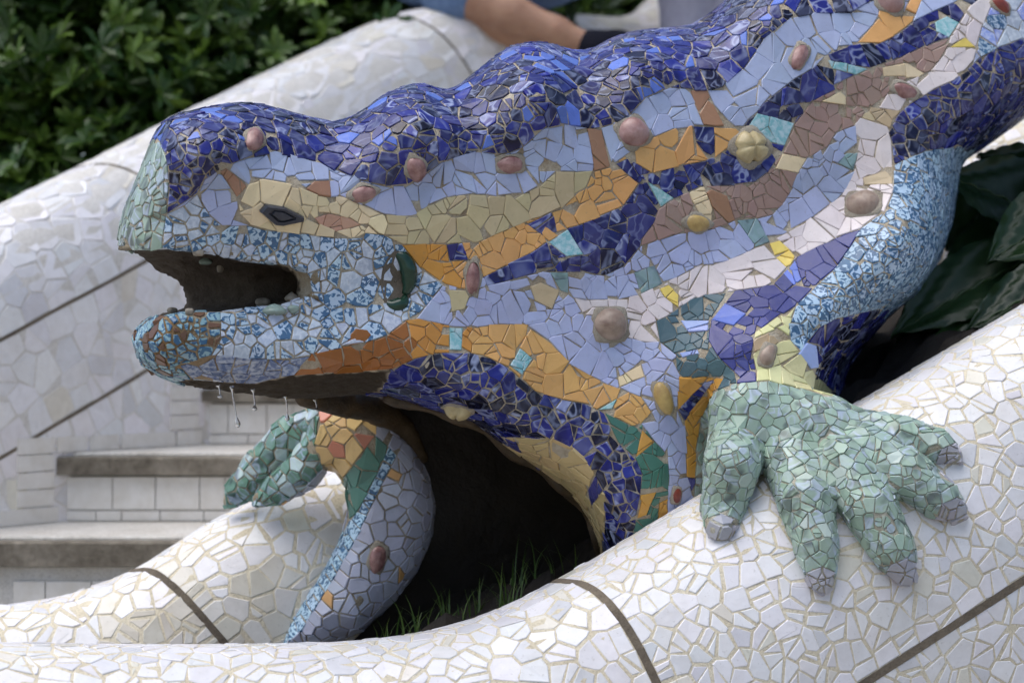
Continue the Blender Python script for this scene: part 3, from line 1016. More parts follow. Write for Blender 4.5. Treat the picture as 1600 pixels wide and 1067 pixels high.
band('navp', [(930, 740), (942, 766), (925, 790), (919, 765)])
band('green2', [(945, 646), (988, 665), (1002, 662), (1022, 688), (1043, 712), (1045, 745), (1042, 790), (1047, 830), (975, 930), (984, 870), (990, 830), (1000, 790), (1003, 740), (992, 715), (964, 690)])
band('amber', [(1003, 672), (1022, 690), (1008, 702), (993, 714)])
band('amber', [(1000, 774), (1025, 769), (1010, 805), (994, 811)])
band('amber', [(1030, 786), (1043, 778), (1043, 815), (1025, 819)])
band('amber', [(1062, 592), (1100, 588), (1132, 590), (1130, 640), (1140, 700), (1140, 800), (1092, 800), (1080, 768), (1073, 740), (1072, 710), (1070, 668), (1058, 640)])
band('nav2', [(1058, 640), (1100, 597), (1117, 592), (1068, 656)])
band('navp', [(1073, 746), (1088, 746), (1081, 768)])
band('teald', [(1025, 502), (1041, 495), (1059, 482), (1080, 469), (1105, 461), (1135, 458), (1110, 500), (1108, 532), (1121, 555), (1148, 582), (1160, 640), (1130, 640), (1125, 591), (1100, 588), (1066, 591), (1058, 578), (1056, 555), (1031, 533)])
band('peri', [(1063, 504), (1108, 500), (1105, 518), (1076, 521)])
band('peri', [(1060, 552), (1090, 546), (1093, 553), (1066, 558)])
band('navp', [(1135, 458), (1150, 455), (1195, 448), (1210, 440), (1229, 419), (1245, 404), (1270, 391), (1298, 378), (1321, 367), (1346, 357), (1326, 391), (1301, 424), (1276, 446), (1243, 479), (1208, 500), (1180, 520), (1175, 550), (1181, 578), (1188, 640), (1160, 640), (1148, 582), (1121, 555), (1108, 532), (1110, 500)])
band('peri2', [(1112, 500), (1132, 475), (1165, 490), (1146, 511)])
band('peri2', [(1224, 428), (1242, 408), (1252, 438), (1240, 447)])
band('lemon', [(1208, 500), (1243, 479), (1235, 505), (1233, 530), (1249, 552), (1280, 592), (1345, 650), (1290, 650), (1188, 640), (1181, 578), (1175, 550), (1180, 520)])
band('sand', [(1177, 530), (1215, 512), (1232, 525), (1205, 542), (1180, 548)])
band('arm', [(1397, 258), (1445, 236), (1500, 228), (1540, 236), (1560, 300), (1520, 450), (1420, 500), (1380, 481), (1340, 490), (1304, 499), (1279, 512), (1249, 552), (1233, 530), (1235, 505), (1243, 479), (1276, 446), (1301, 424), (1326, 391), (1346, 357), (1366, 342), (1384, 331), (1396, 300)])
band('navd', [(1249, 552), (1279, 512), (1304, 499), (1340, 490), (1380, 481), (1420, 500), (1400, 600), (1345, 660), (1280, 592)])
band('peri', [(1249, 552), (1262, 535), (1275, 540), (1280, 575), (1268, 578)])
band('shoulder', [(1410, 172), (1425, 160), (1461, 140), (1490, 125), (1508, 112), (1532, 90), (1560, 75), (1595, 62), (1760, 0), (1760, 200), (1600, 260), (1540, 250), (1500, 228), (1445, 236), (1397, 258), (1392, 219), (1388, 206), (1396, 187)])
band('rump', [(1532, 90), (1527, 70), (1535, 40), (1546, 15), (1560, -5), (1660, -60), (1760, -60), (1760, 0), (1595, 62), (1560, 75)])
band('hand', [(1088, 700), (1095, 650), (1120, 610), (1150, 599), (1200, 595), (1290, 620), (1340, 622), (1400, 630), (1530, 650), (1540, 830), (1450, 940), (1300, 950), (1240, 945), (1160, 880), (1080, 870)])
for tx, ty in TIPS:
    r = 33
    B.append(('claw', [(tx + r * math.cos(a), ty + 10 + r * math.sin(a)) for a in np.linspace(0, 6.28, 9)[:-1]]))

SIZE = dict(light=44, nav=31, green=26, head=31, jawgrey=26, jawtip=25, bare=40, cream=42, peach=30, brown=40, orange=42, nav2=38, aqua=34, mauve=42, white=42, yellow=40, sand=42, teal=38, ochre=42, navd=36,
            khaki=33, navp=34, green2=36, amber=38, teald=34, peri=34, peri2=36, lemon=32, arm=25, shoulder=24, rump=27, hand=17, claw=22)
for _c in SIZE: SIZE[_c] *= 1.26
for _c in ('light', 'cream', 'orange', 'mauve', 'white', 'ochre'): SIZE[_c] *= 1.1
FINE = {'light', 'cream', 'brown', 'orange', 'mauve', 'white', 'yellow', 'sand', 'teal', 'ochre', 'peri', 'peri2', 'navp', 'teald', 'amber', 'green2', 'aqua', 'peach', 'nav2', 'lemon'}

class ClassMap:
    """which band a side-view point lies in, looked up on a 1-pixel raster"""
    def __init__(self, bands, base, x0, y0, x1, y1):
        self.names = [base] + [c for c, _ in bands]
        self.x0, self.y0 = x0, y0
        self.m = np.zeros((x1 - x0, y1 - y0), np.int16)
        for k, (c, pts) in enumerate(bands):
            xs = [p[0] for p in pts]; ys = [p[1] for p in pts]
            a0, a1 = max(x0, int(min(xs))), min(x1, int(max(xs)) + 1)
            b0, b1 = max(y0, int(min(ys))), min(y1, int(max(ys)) + 1)
            if a1 <= a0 or b1 <= b0: continue
            gx_, gy_ = np.meshgrid(np.arange(a0, a1) + 0.5, np.arange(b0, b1) + 0.5, indexing='ij')
            v = self.m[a0 - x0:a1 - x0, b0 - y0:b1 - y0]
            v[inside(gx_, gy_, pts)] = k + 1
    def idx(self, x, y):
        return self.m[np.clip(np.asarray(x).astype(int) - self.x0, 0, self.m.shape[0] - 1), np.clip(np.asarray(y).astype(int) - self.y0, 0, self.m.shape[1] - 1)]
    def __call__(self, x, y):
        return self.names[self.m[min(max(int(x - self.x0), 0), self.m.shape[0] - 1), min(max(int(y - self.y0), 0), self.m.shape[1] - 1)]]

# flank cut-outs where nothing is tiled: the mouth and the sockets of the bosses
BOSSES = [(397, 217, 15, 24, -8, 'p'), (649, 262, 16, 21, 20, 'p'), (567, 302, 22, 13, 12, 'p'), (796, 256, 23, 15, 0, 'p'), (989, 208, 26, 24, 0, 'r'), (1171, 231, 31, 27, 10, 'x'), (1249, 88, 13, 24, -25, 'p'),
          (1388, 4, 25, 23, 0, 'r'), (1413, 142, 23, 12, -15, 'p'), (738, 432, 12, 26, -3, 'p'), (953, 507, 28, 26, 0, 'b'), (1349, 321, 28, 25, -15, 'b'), (1088, 349, 22, 14, -8, 'y'), (716, 637, 23, 24, 0, 'x'),
          (1036, 622, 14, 27, 20, 'y'), (1055, 773, 10, 14, 0, 'd'), (1562, 10, 18, 12, -30, 'd'), (1198, 556, 13, 20, -25, 'b')]
HOLES = [(620, 442, 20, 48)]
def in_hole(x, y, grow=1.0):
    for hx_, hy_, a, b in HOLES:
        if ((x - hx_) / (a * grow)) ** 2 + ((y - hy_) / (b * grow)) ** 2 < 1: return True
    return False
MOUTH = near_c
GROUT = (0.56, 0.5, 0.39)

def tri_points(V, F, n):
    a = V[F[:, 0]]; b = V[F[:, 1]]; c = V[F[:, 2]]; d = V[F[:, 3]]
    ar = 0.5 * np.linalg.norm(np.cross(c - a, d - b), axis=1)
    i = RNG.choice(len(F), n, p=ar / ar.sum())
    u = RNG.random((n, 1)); v = RNG.random((n, 1))
    p = (a[i] * (1 - u) + b[i] * u) * (1 - v) + (d[i] * (1 - u) + c[i] * u) * v
    nn = np.cross(c[i] - a[i], d[i] - b[i]); nn /= np.linalg.norm(nn, axis=1)[:, None] + 1e-12
    return p, nn

def c255(*c):
    v = lin(c)
    g = 0.3 * v[0] + 0.55 * v[1] + 0.15 * v[2]
    return tuple(min(0.85, 1.18 * (0.9 * x + 0.1 * g)) for x in v)
def lz_style(cls, p):
    r = random.random()
    x, y = pix(p)
    if cls in ('hole', 'bare'): return None, None, 0
    if cls == 'light': return 'plain', jit(c255(154, 166, 197) if y < 300 else c255(162, 171, 206), 0.05, 0.02), 0
    if cls == 'nav' or cls == 'nav2' or cls == 'shoulder':
        if r < 0.1 and cls == 'nav': return 'plain', jit(c255(80, 108, 190), 0.1), 0
        if r < 0.34: return 'swirl', jit(c255(38, 38, 98), 0.3, 0.06), 0.3
        if r < 0.5: return 'swirl', jit(c255(13, 13, 52), 0.35, 0.06), 0.5
        return 'swirl', jit(c255(24, 30, 112), 0.4, 0.1), random.choice((0.1, 0.25, 0.5, 0.75, 0.95))
    if cls == 'navd':
        return 'swirl', jit(c255(22, 29, 112) if r < 0.6 else c255(11, 12, 44), 0.3, 0.08), random.choice((0.1, 0.2, 0.4, 0.7, 0.9))
    if cls == 'navp': return 'plain', jit(c255(58, 62, 125), 0.15, 0.05), 0
    if cls == 'green': return 'swirl', jit(c255(138, 158, 143), 0.12), random.uniform(0.1, 1.0)
    if cls == 'hand':
        if r < 0.06: return 'plain', jit(c255(166, 184, 174), 0.1), 0
        return 'swirl', jit(c255(142, 166, 148), 0.1, 0.02), random.uniform(0.0, 0.9)
    if cls == 'claw': return 'plain', jit(c255(165, 166, 176), 0.08), 0
    if cls in ('head', 'rump'):
        if cls == 'rump' and r < 0.4: return 'mottle', jit(c255(130, 145, 210), 0.08), 0
        if r < 0.52: return 'speck', jit(c255(165, 186, 204), 0.1), 0
        return 'mottle', jit(c255(158, 170, 188), 0.1), 0
    if cls == 'jawtip':
        if r < 0.16: return 'plain', jit(c255(100, 72, 54), 0.2), 0
        return 'speck', jit(c255(125, 160, 170), 0.15), 0
    if cls == 'jawgrey': return 'mottle', jit(c255(86, 103, 142), 0.2), 0
    if cls == 'arm': return 'speck', jit(c255(158, 184, 206), 0.08), 0
    if cls == 'cream': return 'plain', jit(c255(220, 200, 158) if x < 600 or x > 960 else c255(184, 170, 130), 0.06), 0
    if cls == 'peach': return 'plain', jit(c255(196, 150, 125), 0.1), 0
    if cls == 'brown': return 'plain', jit(c255(152, 112, 84), 0.1), 0
    if cls == 'orange': return 'plain', jit(c255(196, 136, 42) if x < 720 else c255(206, 153, 84), 0.05), 0
    if cls == 'ochre': return 'plain', jit(c255(146, 88, 26) if x < 640 else (c255(190, 130, 42) if x < 730 else c255(200, 152, 80)), 0.1), 0
    if cls == 'mauve': return 'plain', jit(c255(156, 128, 116), 0.06), 0
    if cls == 'white': return 'plain', jit(c255(206, 196, 196), 0.04, 0.01), 0
    if cls == 'yellow': return 'plain', jit(c255(228, 196, 84), 0.06), 0
    if cls == 'sand': return 'plain', jit(c255(180, 160, 125), 0.1), 0
    if cls == 'aqua': return 'mottle', jit(c255(110, 170, 175), 0.1), 0
    if cls == 'teal': return 'swirl', jit(c255(120, 150, 148), 0.1), 0.2
    if cls == 'teald': return 'plain', jit(c255(70, 98, 108), 0.12), 0
    if cls == 'green2': return 'plain', jit(c255(62, 112, 98), 0.1), 0
    if cls == 'amber': return 'plain', jit(c255(196, 142, 45), 0.08), 0
    if cls == 'khaki': return 'plain', jit(c255(190, 168, 118), 0.08), 0
    if cls == 'peri': return 'plain', jit(c255(150, 168, 220), 0.05), 0
    if cls == 'peri2': return 'plain', jit(c255(95, 120, 205), 0.06), 0
    if cls == 'lemon': return 'plain', jit(c255(208, 205, 148), 0.06), 0
    return 'plain', jit((0.4, 0.4, 0.4)), 0

def lz_gap(a, b):
    if a == 'jawtip' and b == 'jawtip': return 0.0032 * (0.6 + 0.8 * random.random())
    if a == 'hand' and b == 'hand': return 0.0011 * (0.6 + 0.8 * random.random())
    if a == b or (a in FINE and b in FINE):
        return (0.0009 if a in FINE else 0.0022) * (0.7 + 0.6 * random.random())
    return 0.0015 * (0.7 + 0.6 * random.random())


cam_v = Vector((0, 0, CZ))
def shot(bvh, px, py):
    h = bvh.ray_cast(cam_v, (P(px, py, 0) - cam_v).normalized())
    return h[0], h[1]

def clad(Vw, Fq, bvh, bands, base, style, bare, n_cand, most, split=0.28, facing=-0.35):
    """seeds, cells and tiles for one figure; cells stop at the edges of the bands"""
    box = (int(min(150, 0)), -200, 1761, 1068)
    cm = ClassMap(bands, base, *box)
    S = Seeds(cell=0.06)
    EDGE = {}
    for k, (c, pts) in enumerate(bands):
        for i in range(len(pts)):
            a = np.array(pts[i], float); b = np.array(pts[(i + 1) % len(pts)], float)
            L = np.hypot(*(b - a))
            if L < 1: continue
            nrm = np.array([-(b - a)[1], (b - a)[0]]) / L
            m = max(1, int(L / 25))
            for j in range(m):
                p1 = a + (b - a) * (j / m); p2 = a + (b - a) * ((j + 1) / m)
                q_ = (p1 + p2) / 2
                c1 = cm(q_[0] + nrm[0] * 2.5, q_[1] + nrm[1] * 2.5); c2 = cm(q_[0] - nrm[0] * 2.5, q_[1] - nrm[1] * 2.5)
                if c1 == c2: continue
                e = 0.04 * (p2 - p1)
                EDGE.setdefault((int(q_[0] // 40), int(q_[1] // 40)), []).append((q_, p1 - e, p2 + e, c1, c2))
            # seeds in pairs on both sides of the edge
            m = max(1, int(round(L / (min(SIZE[c], 40) * 0.8))))
            for j in range(m):
                q_ = a + (b - a) * ((j + 0.5) / m)
                if not (150 < q_[0] < 1720 and -180 < q_[1] < 1060): continue
                ca = cm(*(q_ + nrm * 3)); cb = cm(*(q_ - nrm * 3))
                if ca == cb: continue
                o_ = min(SIZE[ca], SIZE[cb]) * 0.4
                for _ in range(2):
                    A = q_ + nrm * o_; Bq = q_ - nrm * o_
                    good = cm(*A) == ca and cm(*Bq) == cb
                    if good: break
                    o_ *= 0.5
                if not good: continue
                hits = [shot(bvh, *A), shot(bvh, *Bq)]
                if any(h[0] is None for h in hits) or abs(hits[0][0].y - hits[1][0].y) > 0.04: continue
                sc = K * hits[0][0].y
                if any(S.near(h[0], 1.3 * o_ * sc, 0.62) for h in hits): continue
                for h, cl in zip(hits, (ca, cb)):
                    S.add(h[0], h[1], cl, SIZE[cl] * sc)
    pts_, nrm_ = tri_points(Vw, Fq, n_cand)
    if np.mean((nrm_ * (pts_ - pts_.mean(0))).sum(1)) < 0: nrm_ = -nrm_
    vx = 800 + pts_[:, 0] / (K * pts_[:, 1]); vy = 533.5 - (pts_[:, 2] - CZ) / (K * pts_[:, 1])
    view = np.array([0, 0, CZ]) - pts_
    view /= np.linalg.norm(view, axis=1)[:, None]
    face = (nrm_ * view).sum(1)
    for i in range(len(pts_)):
        if face[i] < facing: continue
        c = cm(vx[i], vy[i])
        sz = SIZE[c] * K * pts_[i, 1] * random.choice((0.75, 0.95, 1.1, 1.2))
        if c == 'nav' and face[i] < 0.45: sz *= 0.8
        if face[i] < -0.05: sz *= 1.3
        if not S.near(pts_[i], sz, 0.72, nrm_[i]):
            S.add(pts_[i], nrm_[i], c, sz)
    def mark():
        for i in range(len(S.p)):
            x, y = pix(S.p[i])
            if bare(x, y, S.p[i], S.cls[i]): S.cls[i] = 'hole'
    mark()
    def edges(i, p, nr, u, v, sz):
        if S.cls[i] == 'hole' or nr.dot((cam_v - p).normalized()) < 0.16: return []
        x, y = pix(p)
        R = 1.5 * sz / (K * p.y) + 14
        out = []
        kx, ky = int(x // 40), int(y // 40)
        for a_ in (-2, -1, 0, 1, 2):
            for b_ in (-2, -1, 0, 1, 2):
                for q_, p1, p2, c1, c2 in EDGE.get((kx + a_, ky + b_), ()):
                    if abs(q_[0] - x) > R or abs(q_[1] - y) > R: continue
                    e2 = []
                    for pp in (p1, p2):
                        dv = P(pp[0], pp[1], 0) - cam_v
                        w = cam_v + dv * ((p - cam_v).dot(nr) / dv.dot(nr)) - p
                        e2.append((w.dot(u), w.dot(v)))
                    m = ((e2[0][0] + e2[1][0]) / 2, (e2[0][1] + e2[1][1]) / 2)
                    out.append((math.hypot(*m), e2[0], e2[1], lz_gap(c1, c2)))
        return out
    args = dict(split=split, lift=0.002, depth=0.005, tilt=0.05, rough_edge=0.06, edgef=edges)
    for rnd_pass in range(4):
        # fill what the cells left bare with smaller shards
        tiles = mosaic(S, bvh, style, lz_gap, **args)
        cov = np.zeros((1600, 1067), bool)
        for t in tiles:
            if t[3].dot(cam_v - t[2][0]) <= 0: continue
            pp = [pix(w) for w in t[2]]
            x0, x1 = max(0, int(min(p[0] for p in pp))), min(1600, int(max(p[0] for p in pp)) + 2)
            y0, y1 = max(0, int(min(p[1] for p in pp))), min(1067, int(max(p[1] for p in pp)) + 2)
            if x1 <= x0 or y1 <= y0: continue
            g1, g2 = np.meshgrid(np.arange(x0, x1) + 0.5, np.arange(y0, y1) + 0.5, indexing='ij')
            cov[x0:x1, y0:y1] |= inside(g1, g2, pp)
        c = np.cumsum(np.cumsum(np.pad(cov, ((1, 0), (1, 0))).astype(np.int32), 0), 1)
        r = 2
        box_ = c[2 * r + 1:, 2 * r + 1:] - c[:-2 * r - 1, 2 * r + 1:] - c[2 * r + 1:, :-2 * r - 1] + c[:-2 * r - 1, :-2 * r - 1]
        cand = np.argwhere(box_ == 0) + r
        cand = cand[RNG.permutation(len(cand))[:9000]]
        added = 0
        for x, y in cand:
            h, n = shot(bvh, x + 0.5, y + 0.5)
            if h is None: continue
            cl = cm(x, y)
            if bare(x, y, h, cl) or cl == 'bare': continue
            sz = SIZE[cl] * (0.65, 0.5, 0.42, 0.36)[rnd_pass] * K * h.y
            if S.near(h, sz, (0.36, 0.32, 0.29, 0.26)[rnd_pass]): continue
            S.add(h, n, cl, sz); added += 1
        print('filled', added)
        if added < 10: break
    return mosaic(S, bvh, style, lz_gap, **args)

lizard = empty('mosaic_lizard', P(1000, 960, 450), 'large lizard sculpture clad in bands of blue, orange, cream and green broken tiles', 'sculpture')
vcol = np.tile(np.array(GROUT), (len(Vw), 1))
px_ = 800 + Vw[:, 0] / (K * Vw[:, 1]); py_ = 533.5 - (Vw[:, 2] - CZ) / (K * Vw[:, 1])
cmap = ClassMap(B, 'light', 0, -200, 1761, 1068)
names = np.array(cmap.names)[cmap.idx(px_, py_)]
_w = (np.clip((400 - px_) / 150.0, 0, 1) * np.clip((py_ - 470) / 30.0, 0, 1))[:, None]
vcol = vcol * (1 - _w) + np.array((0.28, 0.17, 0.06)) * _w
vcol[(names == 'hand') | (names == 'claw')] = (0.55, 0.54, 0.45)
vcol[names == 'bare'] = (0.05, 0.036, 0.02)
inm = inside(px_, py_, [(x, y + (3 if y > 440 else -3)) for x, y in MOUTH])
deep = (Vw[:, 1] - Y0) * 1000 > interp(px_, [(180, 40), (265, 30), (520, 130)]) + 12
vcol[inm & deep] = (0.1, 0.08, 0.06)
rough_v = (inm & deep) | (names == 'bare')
Vw[rough_v] += RNG.normal(0, 0.0011, (int(rough_v.sum()), 3))
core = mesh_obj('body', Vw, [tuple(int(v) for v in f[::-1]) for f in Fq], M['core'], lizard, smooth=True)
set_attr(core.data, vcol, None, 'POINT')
def lz_bare(x, y, p, c):
    if in_hole(x, y, 0.8): return True
    if 140 < x < 600 and 385 < y < 510:
        if inside(np.array([x]), np.array([y]), MOUTH)[0]: return True
        if c in ('head', 'green', 'jawtip') and 200 < x < 520 and y < 500 and (p[1] - Y0) * 1000 > interp(x, [(180, 40), (265, 30), (520, 130)]) + 25: return True
    return False
lz_tiles = clad(Vw, Fq, lz_bvh, B, 'light', lz_style, lz_bare, 90000, 300)

# ------------------------------------------------------------------ far side of the lizard, seen under the chin: forearm, chest edge and far foot
FLANK = [(470, 650), (500, 634), (525, 628), (565, 628), (605, 650), (642, 690), (667, 740), (679, 790), (673, 840), (652, 890), (614, 940), (565, 985), (500, 1012), (420, 1030), (442, 990), (475, 940), (508, 890), (533, 840), (545, 795), (541, 755), (522, 735), (500, 718), (480, 690)]
hf = 5.0
fx = np.arange(320, 720, hf); fy = np.arange(590, 1060, hf); fz = np.arange(380, 900, hf)
X2, Y2 = np.meshgrid(fx, fy, indexing='ij')
dd = seg_dist(X2, Y2, FLANK, True)
pin = np.where(inside(X2, Y2, FLANK), np.clip(1 - dd / 48.0, 0, 0.9999), 1 + dd / 48.0)
Xf, Yf, Zf = np.meshgrid(fx, fy, fz, indexing='ij')
cenf = interp(X2, [(420, 600), (560, 560), (680, 590)])[:, :, None]
Gf = (np.sqrt(((Zf - cenf) / 62.0) ** 2 + (pin ** 2)[:, :, None]) - 1) * 50
for chain in ([(500, 660, 590, 30), (455, 684, 610, 32), (408, 730, 632, 28), (377, 765, 642, 22), (360, 783, 644, 13)],
              [(505, 695, 560, 30), (474, 735, 566, 29), (438, 762, 584, 24), (408, 780, 600, 14)]):
    ch = np.full(Xf.shape, 1e3)
    for a, b in zip(chain[:-1], chain[1:]):
        ch = smin(ch, capsule(Xf, Yf, Zf, a[:3], b[:3], a[3], b[3]), 8)
    Gf = smin(Gf, ch, 5)
Vf, Ff = surface_nets(Gf, (fx[0], fy[0], fz[0]), hf)
del Gf, Xf, Yf, Zf
Vf = relax(Vf, Ff, 3, 0.5)
Vfw = to_world(Vf)
far_bvh = BVHTree.FromPolygons(Vfw.tolist(), Ff.tolist())
B2 = [('tan', [(492, 600), (575, 600), (590, 640), (587, 682), (556, 720), (531, 752), (505, 730), (492, 700), (500, 660)]),
      ('green2', [(587, 680), (607, 696), (600, 716), (562, 795), (548, 812), (546, 780), (531, 752), (556, 720)]),
      ('stripe', [(607, 696), (620, 712), (590, 770), (556, 842), (520, 905), (470, 985), (420, 1030), (440, 985), (505, 890), (548, 812), (562, 795), (600, 716)]),
      ('foot', [(330, 600), (500, 600), (497, 660), (492, 700), (505, 730), (480, 760), (420, 800), (330, 800)])]
SIZE.update(greyblue=30, tan=35, stripe=24, foot=26)
def far_style(cls, p):
    r = random.random()
    if cls == 'tan': return 'plain', jit(c255(205, 172, 110) if r < 0.85 else c255(190, 120, 95), 0.08), 0
    if cls == 'green2': return 'plain', jit(c255(72, 118, 106), 0.1), 0
    if cls == 'stripe': return 'speck', jit(c255(160, 190, 210), 0.08), 0
    if cls == 'foot': return 'swirl', jit(c255(92, 134, 116) if r < 0.65 else c255(160, 182, 180), 0.15), random.uniform(0.1, 0.9)
    if r < 0.05: return 'plain', jit(c255(200, 150, 90)), 0
    return 'plain', jit(c255(166, 171, 190), 0.12, 0.02), 0
fcol = np.tile(np.array(GROUT) * 0.8, (len(Vfw), 1))
far_arm = mesh_obj('far_foreleg', Vfw, [tuple(int(v) for v in f[::-1]) for f in Ff], M['core'], lizard, smooth=True)
set_attr(far_arm.data, fcol, None, 'POINT')
far_tiles = clad(Vfw, Ff, far_bvh, B2, 'greyblue', far_style, lambda x, y, p, c: False, 16000, 300)

# dark hollow behind the chest edge
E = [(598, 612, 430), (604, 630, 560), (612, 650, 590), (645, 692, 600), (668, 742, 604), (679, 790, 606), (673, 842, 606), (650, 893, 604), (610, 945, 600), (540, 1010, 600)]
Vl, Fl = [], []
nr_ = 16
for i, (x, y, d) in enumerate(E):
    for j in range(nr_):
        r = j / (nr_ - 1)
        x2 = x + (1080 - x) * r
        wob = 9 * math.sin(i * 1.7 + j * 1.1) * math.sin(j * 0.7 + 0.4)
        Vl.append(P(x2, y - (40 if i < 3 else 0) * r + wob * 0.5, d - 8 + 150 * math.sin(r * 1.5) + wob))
for i in range(len(E) - 1):
    for j in range(nr_ - 1):
        Fl.append((i * nr_ + j, i * nr_ + j + 1, (i + 1) * nr_ + j + 1, (i + 1) * nr_ + j))
M['cave'] = mat_mortar('painted_shade_mortar', (0.016, 0.011, 0.007), (0.008, 0.006, 0.004), scale=10, bump=1.0, rough=0.6)  # near-black lining: the shade of the hollow is put into its colour
M['algae'] = mat_mortar('algae_mortar', (0.1, 0.065, 0.03), (0.03, 0.022, 0.012), scale=25, bump=1.0, rough=0.5)
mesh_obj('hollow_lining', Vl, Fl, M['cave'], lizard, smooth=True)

def tube(pts, rad, seg=10, cap=True, wob=0.0):
    pts = [Vector(p) for p in pts]
    rad = rad if isinstance(rad, (list, tuple)) else [rad] * len(pts)
    V, F = [], []
    up = Vector((0.1, 0.2, 1)).normalized()
    for k, p in enumerate(pts):
        d = (pts[min(k + 1, len(pts) - 1)] - pts[max(k - 1, 0)]).normalized()
        a = d.cross(up)
        if a.length < 1e-3: a = d.cross(Vector((1, 0, 0)))
        a.normalize(); b = a.cross(d)
        for j in range(seg):
            th = 2 * math.pi * j / seg
            r = rad[k] * (1 + wob * (random.random() - 0.5))
            V.append(p + a * math.cos(th) * r + b * math.sin(th) * r)
    for k in range(len(pts) - 1):
        for j in range(seg):
            j2 = (j + 1) % seg
            F.append((k * seg + j, k * seg + j2, (k + 1) * seg + j2, (k + 1) * seg + j))
    if cap:
        F += [tuple(range(seg))[::-1], tuple((len(pts) - 1) * seg + j for j in range(seg))]
    return V, F

rim = catmull([P(x, y, d) for x, y, d in ((470, 622, 250), (520, 628, 330), (570, 634, 430), (612, 652, 520), (640, 682, 560), (660, 720, 585))], 0.012)
rv, rf = tube(rim, [0.012 + 0.014 * math.sin(math.pi * k / (len(rim) - 1)) for k in range(len(rim))], 12, wob=0.25)
mesh_obj('throat_rim', rv, rf, M['algae'], lizard, smooth=True)
# mossy edge along the arch, below the navy and khaki bands
arch = []
for x, y in catmull([(600, 622), (650, 636), (690, 649), (720, 657), (755, 676), (790, 704), (825, 726), (860, 751), (893, 779), (917, 813), (933, 852), (940, 895)], 12):
    h, n = shot(lz_bvh, x + 3, y - 6)
    if h is not None: arch.append(h + Vector((0, 0.012, -0.006)))
rv, rf = tube(arch, [0.008 + 0.004 * math.sin(k * 0.9) for k in range(len(arch))], 8, wob=0.3)
mesh_obj('arch_rim', rv, rf, M['algae'], lizard, smooth=True)

# ------------------------------------------------------------------ bosses: glazed knobs set in mortar
def surf_frame(x, y, bvh=lz_bvh, r=14):
    h, n = shot(bvh, x, y)
    acc = Vector((0, 0, 0))
    for dx, dy in ((0, 0), (r, 0), (-r, 0), (0, r), (0, -r)):
        h2, n2 = shot(bvh, x + dx, y + dy)
        if n2 is not None: acc += n2 if n2.dot(cam_v - h2) > 0 else -n2
    n = acc.normalized()
    right = Vector((1, 0, 0)); right = (right - n * right.dot(n)).normalized()
    up = n.cross(right)
    if up.z < 0: up = -up
    return h, n, right, up
BM = {'p': mat_simple('boss_pink', lin((168, 132, 126)), 0.3, lin((112, 72, 68)), 60, 0.08),
      'r': mat_simple('boss_rose', lin((176, 146, 142)), 0.3, lin((140, 100, 92)), 40, 0.08),
      'b': mat_simple('boss_stone', lin((168, 150, 134)), 0.35, lin((130, 108, 94)), 45, 0.08),
      'x': mat_simple('boss_cream', lin((196, 182, 140)), 0.35, lin((160, 142, 100)), 40, 0.08),
      'y': mat_simple('boss_yellow', lin((196, 170, 105)), 0.35, lin((160, 130, 80)), 50, 0.08),
      'd': mat_simple('boss_red', lin((140, 66, 52)), 0.3, lin((98, 44, 38)), 60, 0.08)}
M['collar'] = mat_mortar('collar_mortar', (0.42, 0.38, 0.31), (0.3, 0.26, 0.2), scale=80)
def boss(x, y, a, b, ang, kind, bvh=lz_bvh, parent=lizard):
    h, n, rt, up = surf_frame(x, y, bvh)
    sc = K * h.y
    fs = max(0.5, n.dot((cam_v - h).normalized()))
    c, s_ = math.cos(math.radians(ang)), math.sin(math.radians(ang))
    e1 = rt * c + up * s_; e2 = -rt * s_ + up * c
    V, F = [], []
    nu, nv = 24, 12
    for i in range(nv + 1):
        th = math.pi * 0.5 * i / nv * 1.25 - math.pi * 0.125 if False else math.pi * 0.62 * (1 - i / nv)
        for j in range(nu):
            ph = 2 * math.pi * j / nu
            lx, ly, lz = math.sin(th) * math.cos(ph), math.sin(th) * math.sin(ph), math.cos(th)
            k = 1.0 + 0.03 * math.sin(3 * ph + x) * math.sin(th) + 0.015 * math.sin(5 * ph + y) * math.sin(2 * th)
            if kind in 'xy' and kind == 'x':
                g = min(abs(lx), abs(ly))
                k -= 0.2 * math.exp(-(g / 0.1) ** 2)
            if kind == 'p':                       # a pointed bean
                k *= 1 + 0.18 * max(0, -ly) ** 2 - 0.1 * max(0, ly)
                if abs(lx - 0.35) < 0.12: k -= 0.06
            V.append(h + e1 * lx * a * sc * k + e2 * ly * b * sc * k + n * (lz * min(a, b) * sc * 0.85 * k + 0.001))
    for i in range(nv):
        for j in range(nu):
            j2 = (j + 1) % nu
            F.append((i * nu + j, i * nu + j2, (i + 1) * nu + j2, (i + 1) * nu + j))
    o = mesh_obj('boss', V, F, BM[kind], parent, smooth=True, origin=h)
    # mortar collar
    V, F = [], []
    for j in range(28):
        ph = 2 * math.pi * j / 28
        w = 1 + 0.12 * math.sin(ph * 4 + x) + 0.1 * random.random()
        for k, (rr, hh) in enumerate(((0.85, 0.006), (1.04, 0.005), (1.12 * w, 0.0032), (1.2 * w, -0.004))):
            q_ = h + e1 * math.cos(ph) * (a * rr) * sc + e2 * math.sin(ph) * (b * rr) * sc
            cpt, cn, _, _ = bvh.find_nearest(q_)
            if cpt is not None and (cpt - q_).length < 0.03: q_ = cpt
            V.append(q_ + n * hh)
    for j in range(28):
        j2 = (j + 1) % 28
        for k in range(3):
            F.append((j * 4 + k, j * 4 + k + 1, j2 * 4 + k + 1, j2 * 4 + k))
    mesh_obj('collar', V, F, M['collar'], o, smooth=True)
for bs in BOSSES: boss(*bs)
